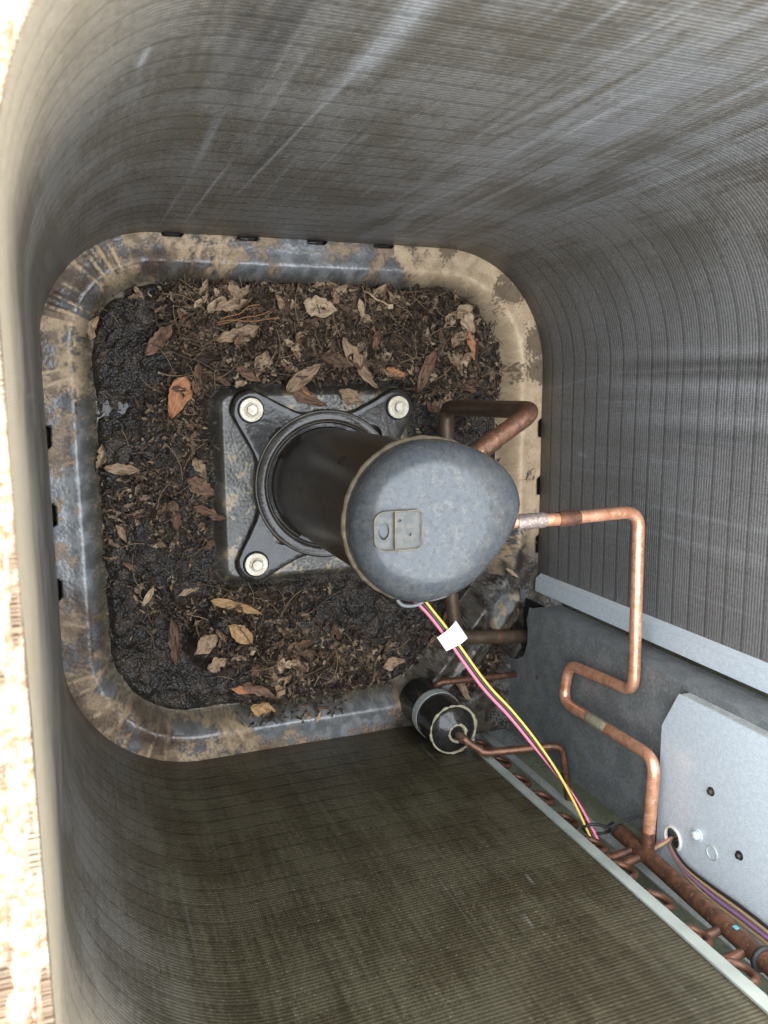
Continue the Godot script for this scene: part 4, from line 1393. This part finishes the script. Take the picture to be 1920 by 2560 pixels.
	rg.box(Vector3(-0.0445, 0.3472, -0.0005), Vector3(0.0008, 0.0009, 0.0162), 0.0004)
	var rim_pts := PackedVector3Array()
	for k in poly.size() + 1:
		var q := poly[k % poly.size()]
		rim_pts.append(Vector3(-0.0415 + q.x, 0.3475 + q.x * 0.05, -0.0005 - q.y))
	rg.tube(rim_pts, 0.0005, 6, false)
	put("tab_fold", rg.mesh(), M.dust, root)
	var dp := Mb.new()
	dp.lathe([Vector2(0.0030, 0.0), Vector2(0.0026, 0.0010), Vector2(0.0010, 0.0012), Vector2(0.0001, 0.0012)], Vector3(0.004, 0.3385, -0.0505), 14)
	put("cap_dimple", dp.mesh(), M.gloss_black, root)
	# bolts
	for k in 4:
		var p := Vector3(0.09525 * (1 if k % 2 == 0 else -1), 0.0, 0.09525 * (1 if k < 2 else -1))
		var bolt := Node3D.new()
		bolt.name = "bolt"
		root.add_child(bolt, true)
		bolt.position = p
		var gr := Mb.new()
		gr.lathe([Vector2(0.0165, 0.0), Vector2(0.0160, 0.0020), Vector2(0.0140, 0.0026), Vector2(0.008, 0.0026)], o, 28)
		put("rubber_grommet", gr.mesh(), M.rubber, bolt)
		var wa := Mb.new()
		wa.lathe([Vector2(0.0143, 0.0022), Vector2(0.0145, 0.0040), Vector2(0.0139, 0.0046), Vector2(0.0139, 0.0046), Vector2(0.004, 0.0048)], o, 32)
		put("washer", wa.mesh(), M.zinc, bolt)
		var hx := Mb.new()
		var phase := rng.randf() * TAU
		var flat := []
		for ring in [[1.0, 0.0047], [1.0, 0.0098], [0.90, 0.0108]]:
			for s in 7:
				var a := phase + TAU * s / 6.0
				flat.append(Vector3(cos(a) * 0.0070 * ring[0], ring[1], sin(a) * 0.0070 * ring[0]))
		for r in 2:
			for s in 6:
				var a: Vector3 = flat[r * 7 + s]
				var c: Vector3 = flat[r * 7 + s + 1]
				var mid := (a + c) * 0.5
				hx.quad(a, c, flat[r * 7 + s + 8], flat[r * 7 + s + 7], Vector3(mid.x, 0.002 if r == 1 else 0.0, mid.z))
		for s in 6:
			hx.tri(Vector3(0, 0.0108, 0), flat[14 + s], flat[15 + s], Vector3.UP)
		hx.lathe([Vector2(0.0090, 0.0046), Vector2(0.0088, 0.0058), Vector2(0.0066, 0.0060)], o, 24)
		put("hex_head", hx.mesh(), M.zinc, bolt)
	# terminal cover on the side that faces the wires
	var tc := Mb.new()
	tc.box(Vector3(0.006, 0.235, 0.0765), Vector3(0.026, 0.032, 0.012), 0.006, Basis(Vector3.UP, -0.10))
	var cover := put("terminal_cover", tc.mesh(), M.gloss_black, root)
	var cl := Mb.new()
	cl.tube(smooth_line([Vector3(-0.016, 0.262, 0.074), Vector3(-0.006, 0.266, 0.0890), Vector3(0.012, 0.266, 0.0900), Vector3(0.024, 0.262, 0.082)], 5), 0.0020, 6)
	put("retaining_clip", cl.mesh(), M.panel, cover)

# ------------------------------------------------------------------ pipes
func collar(path: PackedVector3Array, i: int, r: float, half: float) -> ArrayMesh:
	var b := Mb.new()
	var t := (path[i + 1] - path[i]).normalized()
	b.tube(PackedVector3Array([path[i] - t * half, path[i] - t * half * 0.8, path[i] + t * half * 0.8, path[i] + t * half]), r, 14, true, PackedFloat32Array([r * 0.96, r, r, r * 0.96]))
	return b.mesh()

func pipes() -> void:
	# large suction line
	var s := thing("suction_pipe", "thick dark copper suction pipe looping down behind the compressor into the panel", "pipe")
	var a := Vector3(0.072, 0.242, -0.064)
	var b := Vector3(0.161, 0.243, -0.119)
	var line := bend([a, b, Vector3(0.1605, 0.024, -0.117), Vector3(0.172, 0.020, 0.140), Vector3(0.181, 0.020, 0.194), Vector3(0.300, 0.020, 0.206)], 0.021, 8)
	var upper := PackedVector3Array()
	var lower := PackedVector3Array()
	for p in line:
		if p.y > 0.222:
			upper.append(p)
		else:
			lower.append(p)
	lower.insert(0, upper[upper.size() - 1])
	var m1 := Mb.new()
	m1.tube(upper, 0.0097, 18)
	put("copper_stub", m1.mesh(), M.copper_old, s, "brown copper upper length")
	var m2 := Mb.new()
	m2.tube(lower, 0.0096, 18)
	put("lower_run", m2.mesh(), M.copper_dark, s, "dark brown lower length")
	var cp := PackedVector3Array([a.lerp(b, 0.40), a.lerp(b, 0.41)])
	put("braze_collar", collar(cp, 0, 0.0108, 0.009), M.copper_old, s)
	var cq := PackedVector3Array([Vector3(0.243, 0.020, 0.2003), Vector3(0.244, 0.020, 0.2004)])
	put("braze_collar", collar(cq, 0, 0.0103, 0.003), M.copper_old, s)
	# bright discharge line
	var d := thing("discharge_pipe", "bright copper discharge pipe bent in an S from compressor to header", "pipe")
	var pl := bend([Vector3(0.085, 0.292, -0.0130), Vector3(0.160, 0.292, -0.0118), Vector3(0.2585, 0.292, -0.0140), Vector3(0.2625, 0.290, 0.1850), Vector3(0.2605, 0.170, 0.1930), Vector3(0.2565, 0.163, 0.2430), Vector3(0.2465, 0.348, 0.2330), Vector3(0.2420, 0.348, 0.340)], 0.019, 9)
	var m3 := Mb.new()
	m3.tube(pl, 0.0065, 18)
	put("tube_run", m3.mesh(), M.copper, d)
	var c1 := PackedVector3Array([Vector3(0.128, 0.292, -0.0122), Vector3(0.129, 0.292, -0.0122)])
	put("steel_stub", collar(c1, 0, 0.0080, 0.016), M.stub, d, "silver grey soldered stub")
	var c2 := PackedVector3Array([Vector3(0.172, 0.292, -0.012), Vector3(0.173, 0.292, -0.012)])
	put("braze_collar", collar(c2, 0, 0.0079, 0.012), M.copper_old, d)
	var c3 := PackedVector3Array([Vector3(0.2422, 0.348, 0.3255), Vector3(0.2422, 0.348, 0.3265)])
	put("braze_collar", collar(c3, 0, 0.0072, 0.013), M.copper_old, d)
	var pat := std("verdigris", mottle(256, 90, 0.03, Color(0.26, 0.22, 0.13), Color(0.30, 0.30, 0.20), 0.4, 0.6), 0.8, 0.0, 20.0)
	var vd := Mb.new()
	vd.tube(smooth_line([Vector3(0.2520, 0.222, 0.2385), Vector3(0.2506, 0.240, 0.2375), Vector3(0.2494, 0.262, 0.2365)], 5), 0.0061, 14, true, PackedFloat32Array([0.0042, 0.0055, 0.0059, 0.0061, 0.0062, 0.0062, 0.0061, 0.0060, 0.0058, 0.0054, 0.0042]))
	var v := put("verdigris_patch", vd.mesh(), pat, d, "pale green corroded patch")
	v.position = Vector3(-0.0005, 0.0011, -0.0004)
	# small liquid tubes of the canister
	var t := thing("thin_copper_tube", "thin copper tube leaving the top of the black canister", "tube")
	var tp := bend([Vector3(0.1370, 0.112, 0.2855), Vector3(0.1400, 0.124, 0.2890), Vector3(0.1620, 0.136, 0.3060), Vector3(0.2560, 0.166, 0.2995), Vector3(0.2650, 0.170, 0.372)], 0.014, 8)
	var m4 := Mb.new()
	m4.tube(tp, 0.0049, 14)
	put("tube_run", m4.mesh(), M.copper_old, t)
	var c4 := PackedVector3Array([Vector3(0.1385, 0.119, 0.2875), Vector3(0.1390, 0.1205, 0.2881)])
	put("braze_collar", collar(c4, 0, 0.0060, 0.0075), M.copper_dark, t)
	var u := thing("thin_copper_tube", "dark thin copper tube low behind the canister, entering the panel", "tube")
	var m5 := Mb.new()
	m5.tube(bend([Vector3(0.137, 0.020, 0.270), Vector3(0.150, 0.030, 0.2500), Vector3(0.250, 0.030, 0.2545), Vector3(0.282, 0.012, 0.262)], 0.010, 6), 0.0044, 12)
	put("tube_run", m5.mesh(), M.copper_old, u)

func drier() -> void:
	var root := thing("filter_drier", "black glossy cylindrical filter drier canister with grey band", "filter drier")
	root.position = Vector3(0.1366, 0.0, 0.2850)
	var R := 0.0312
	var b := Mb.new()
	b.lathe([Vector2(0.012, -0.024), Vector2(0.024, -0.016), Vector2(R, -0.006), Vector2(R, 0.098), Vector2(R * 0.99, 0.1005)], Vector3.ZERO, 48)
	put("body", b.mesh(), M.gloss_black, root)
	var t := Mb.new()
	t.lathe([Vector2(R * 0.985, 0.1005), Vector2(R * 0.96, 0.1035), Vector2(0.0225, 0.1085), Vector2(0.0135, 0.1125), Vector2(0.0095, 0.1140), Vector2(0.0075, 0.1185), Vector2(0.0065, 0.1215)], Vector3.ZERO, 48)
	put("end_cone", t.mesh(), M.gloss_black, root)
	var g := Mb.new()
	g.lathe([Vector2(R + 0.0007, 0.044), Vector2(R + 0.0013, 0.0442), Vector2(R + 0.0013, 0.0442), Vector2(R + 0.0013, 0.0578), Vector2(R + 0.0013, 0.0578), Vector2(R + 0.0007, 0.058)], Vector3.ZERO, 48)
	put("clamp_band", g.mesh(), M.galv_dull, root)
	# uneven beads of sealant
	var n := FastNoiseLite.new()
	n.seed = 5
	n.frequency = 1.4
	for q in [[R * 0.975, 0.1015, 0.0029], [0.0108, 0.1142, 0.0024]]:
		var p := PackedVector3Array()
		var rad := PackedFloat32Array()
		for k in 65:
			var a := TAU * k / 64.0
			var w := n.get_noise_2d(cos(a) * 2.0, sin(a) * 2.0)
			var rr_: float = q[0] + 0.0006 * w
			p.append(Vector3(cos(a) * rr_, q[1], sin(a) * rr_))
			var side := 0.55 + 0.45 * cos(a - 0.5)
			rad.append(q[2] * clampf(0.35 + side * 0.75 + w * 0.7, 0.12, 1.5))
		var s := Mb.new()
		s.tube(p, 0.001, 8, false, rad)
		put("sealant_bead", s.mesh(), M.caulk, root)
	var f := Mb.new()
	f.box(Vector3(0.026, 0.086, 0.025), Vector3(0.011, 0.0008, 0.007), 0.0004, Basis(Vector3.UP, -0.7))
	f.box(Vector3(0.0205, 0.075, 0.0315), Vector3(0.0025, 0.007, 0.0008), 0.0004, Basis(Vector3.RIGHT, 0.3))
	put("strap_end", f.mesh(), M.galv, root)

func header() -> void:
	var root := thing("header_pipe", "upright rusty brown copper header pipe with capped lower end", "pipe")
	var b := Mb.new()
	var lo := Vector3(0.2395, 0.300, 0.3350)
	var hi := Vector3(0.2225, 0.640, 0.3350)
	var pth := PackedVector3Array([lo, lo.lerp(hi, 0.006), lo.lerp(hi, 0.02), lo.lerp(hi, 0.25), lo.lerp(hi, 0.5), lo.lerp(hi, 0.75), hi])
	b.tube(pth, 0.0085, 20, true, PackedFloat32Array([0.006, 0.0082, 0.0086, 0.0086, 0.0086, 0.0086, 0.0086]))
	put("tube_run", b.mesh(), M.copper_old, root)
	var g := Mb.new()
	var c := lo.lerp(hi, 0.63)
	var rp := PackedVector3Array()
	var ax := (hi - lo).normalized()
	var sx := ax.cross(Vector3.BACK).normalized()
	var sz := ax.cross(sx)
	for k in 33:
		var a := TAU * k / 32.0
		rp.append(c + (sx * cos(a) + sz * sin(a)) * 0.0095)
	g.tube(rp, 0.0026, 8, false)
	put("rubber_ring", g.mesh(), M.rubber, root)
	# stubs that join the coil
	for k in 4:
		var y: float = [0.338, 0.352, 0.470, 0.500][k]
		var st := Mb.new()
		var hx := lerpf(0.2395, 0.2225, (y - 0.30) / 0.34)
		st.tube(bend([Vector3(0.172, y - 0.004, 0.334), Vector3(0.205, y - 0.002, 0.341), Vector3(hx, y, 0.336)], 0.012, 5), 0.0042, 10)
		put("inlet_stub", st.mesh(), M.copper_bend, root)
	var e := Mb.new()
	var ec := lo.lerp(hi, 0.54)
	e.box(ec + Vector3(-0.0015, 0.0, -0.0085), Vector3(0.0022, 0.0024, 0.0006), 0.0004)
	put("paint_mark", e.mesh(), std("blue_mark", lin(0.10, 0.35, 0.42), 0.6), root, "small blue green dab")

# ------------------------------------------------------------------ wires, tag, tie
func wiring() -> void:
	var w := thing("wire_harness", "pink, black and yellow wires running from compressor to the header", "wires")
	var mid := [Vector3(0.018, 0.250, 0.058), Vector3(0.036, 0.252, 0.0790), Vector3(0.0576, 0.255, 0.1080), Vector3(0.0930, 0.264, 0.1610), Vector3(0.1210, 0.272, 0.1945), Vector3(0.1430, 0.281, 0.2245), Vector3(0.1660, 0.290, 0.2585), Vector3(0.1875, 0.296, 0.2940), Vector3(0.2030, 0.301, 0.3260), Vector3(0.2070, 0.315, 0.3460), Vector3(0.1990, 0.340, 0.3640)]
	var names := [["wire", M.pink, "pink wire"], ["wire", M.black_wire, "black wire"], ["wire", M.yellow, "yellow wire"]]
	for k in 3:
		var p := []
		for i in mid.size():
			var c: Vector3 = mid[i]
			var t: Vector3 = (mid[mini(i + 1, mid.size() - 1)] - mid[maxi(i - 1, 0)]).normalized()
			var side := t.cross(Vector3(0.35, -0.92, 0.15)).normalized()
			var up := t.cross(side).normalized()
			var tw := lerpf(0.0, PI * 0.9, smoothstep(4.0, 8.5, float(i)))
			var off := (float(k) - 1.0) * 0.0031
			if i == 0:
				off *= 1.6
			p.append(c + (side * cos(tw) + up * sin(tw)) * off)
		var b := Mb.new()
		b.tube(smooth_line(p, 7), [0.0017, 0.0016, 0.0014][k], 10)
		put(names[k][0], b.mesh(), names[k][1], w, names[k][2])
	# paper tag folded round the wires
	var tg := thing("wire_tag", "white paper tag folded over the wires beside the compressor cap", "tag")
	var along := (Vector3(0.0680, 0.2575, 0.1240) - Vector3(0.0480, 0.2535, 0.0930)).normalized()
	var view := Vector3(0.38, -0.86, 0.30).normalized()
	var across := along.cross(view).normalized() * -1.0
	var nrm := across.cross(along).normalized()
	if nrm.y < 0:
		nrm = -nrm
	var ctr := Vector3(0.0600, 0.2560, 0.1085)
	var pts := PackedVector3Array()
	var uvs := PackedVector2Array()
	var nu := 15
	var nv := 7
	for j in nv:
		for i in nu:
			var u := float(i) / (nu - 1) * 2.0 - 1.0
			var v := float(j) / (nv - 1) * 2.0 - 1.0
			var h := 0.0052 - 0.0045 * u * u + (0.004 * (u - 0.55) if u > 0.55 else 0.0)
			pts.append(ctr + across * u * 0.0128 + along * v * (0.0098 - 0.0012 * u) + nrm * (h + 0.0008 * v))
			uvs.append(Vector2(u * 0.5 + 0.5, v * 0.5 + 0.5))
	var b := Mb.new()
	b.grid(pts, nu, nv, uvs, true)
	# faint illegible pen marks, as on the tag
	var im := Image.create(96, 72, false, Image.FORMAT_RGB8)
	im.fill(Color(0.84, 0.82, 0.81))
	var ink := Color(0.12, 0.11, 0.12)
	for q in [[58, 16, 2, 3], [60, 19, 3, 2], [64, 21, 2, 2], [63, 27, 2, 3], [60, 31, 2, 2], [62, 33, 3, 2], [66, 30, 2, 2], [40, 33, 3, 2], [43, 35, 2, 1], [46, 30, 2, 2], [58, 48, 2, 1], [62, 50, 3, 2], [68, 48, 2, 1], [78, 22, 1, 3], [79, 26, 1, 3], [80, 30, 2, 3]]:
		im.fill_rect(Rect2i(q[0], q[1], q[2], q[3]), ink)
	put("paper", b.mesh(), std("paper", ImageTexture.create_from_image(im), 0.75), tg)
	# cable tie
	var ct := thing("cable_tie", "black cable tie holding the wires against the header pipe", "cable tie")
	var lp := Mb.new()
	lp.tube(smooth_line([Vector3(0.196, 0.300, 0.324), Vector3(0.203, 0.306, 0.319), Vector3(0.218, 0.307, 0.3235), Vector3(0.2285, 0.306, 0.329), Vector3(0.226, 0.298, 0.338), Vector3(0.207, 0.294, 0.336), Vector3(0.196, 0.300, 0.324)], 5), 0.0016, 8, false)
	put("loop", lp.mesh(), M.rubber, ct)
	var hd := Mb.new()
	hd.box(Vector3(0.2290, 0.3065, 0.3265), Vector3(0.0042, 0.0030, 0.0038), 0.001, Basis(Vector3.UP, 0.4))
	put("lock_head", hd.mesh(), M.rubber, ct)
	for k in 2:
		var tl := Mb.new()
		tl.tube(smooth_line([Vector3(0.231, 0.307, 0.325), Vector3(0.2415, 0.312, 0.319 + k * 0.001), Vector3(0.256, 0.319 + k * 0.003, 0.311 + k * 0.002)], 4), 0.0010, 6)
		put("tail", tl.mesh(), M.rubber, ct)
	# control wires from the bushing up the front of the box
	var cw := thing("control_wires", "tan and purple wires leaving the round hole of the control box", "wires")
	var runs := [[M.tan_wire, 0.0, 0.0020, "tan wire"], [M.purple, 0.0055, 0.0022, "purple wire"], [M.tan_wire, 0.0105, 0.0020, "tan wire"], [M.black_wire, -0.0035, 0.0016, "black wire"]]
	for k in runs.size():
		var off: float = runs[k][1]
		var q := [Vector3(0.274, 0.359, 0.3200), Vector3(0.262, 0.360 - off * 0.3, 0.3230 + off * 0.3), Vector3(0.2580, 0.385, 0.3330 + off * 0.6), Vector3(0.2590, 0.420, 0.3360 + off), Vector3(0.2600, 0.460, 0.3350 + off * 1.1), Vector3(0.2590, 0.520, 0.3340 + off), Vector3(0.2580, 0.600, 0.3320 + off)]
		var m := Mb.new()
		m.tube(smooth_line(q, 6), runs[k][2], 8)
		put("wire", m.mesh(), runs[k][0], cw, runs[k][3])
	var jm := Mb.new()
	jm.tube(smooth_line([Vector3(0.268, 0.354, 0.322), Vector3(0.258, 0.347, 0.331), Vector3(0.244, 0.338, 0.346), Vector3(0.226, 0.333, 0.356)], 5), 0.0019, 8)
	put("wire", jm.mesh(), M.pink, cw, "pink wire")
	var jm2 := Mb.new()
	jm2.tube(smooth_line([Vector3(0.268, 0.356, 0.321), Vector3(0.257, 0.350, 0.330), Vector3(0.243, 0.341, 0.344), Vector3(0.222, 0.336, 0.354)], 5), 0.0019, 8)
	put("wire", jm2.mesh(), M.tan_wire, cw, "tan wire")
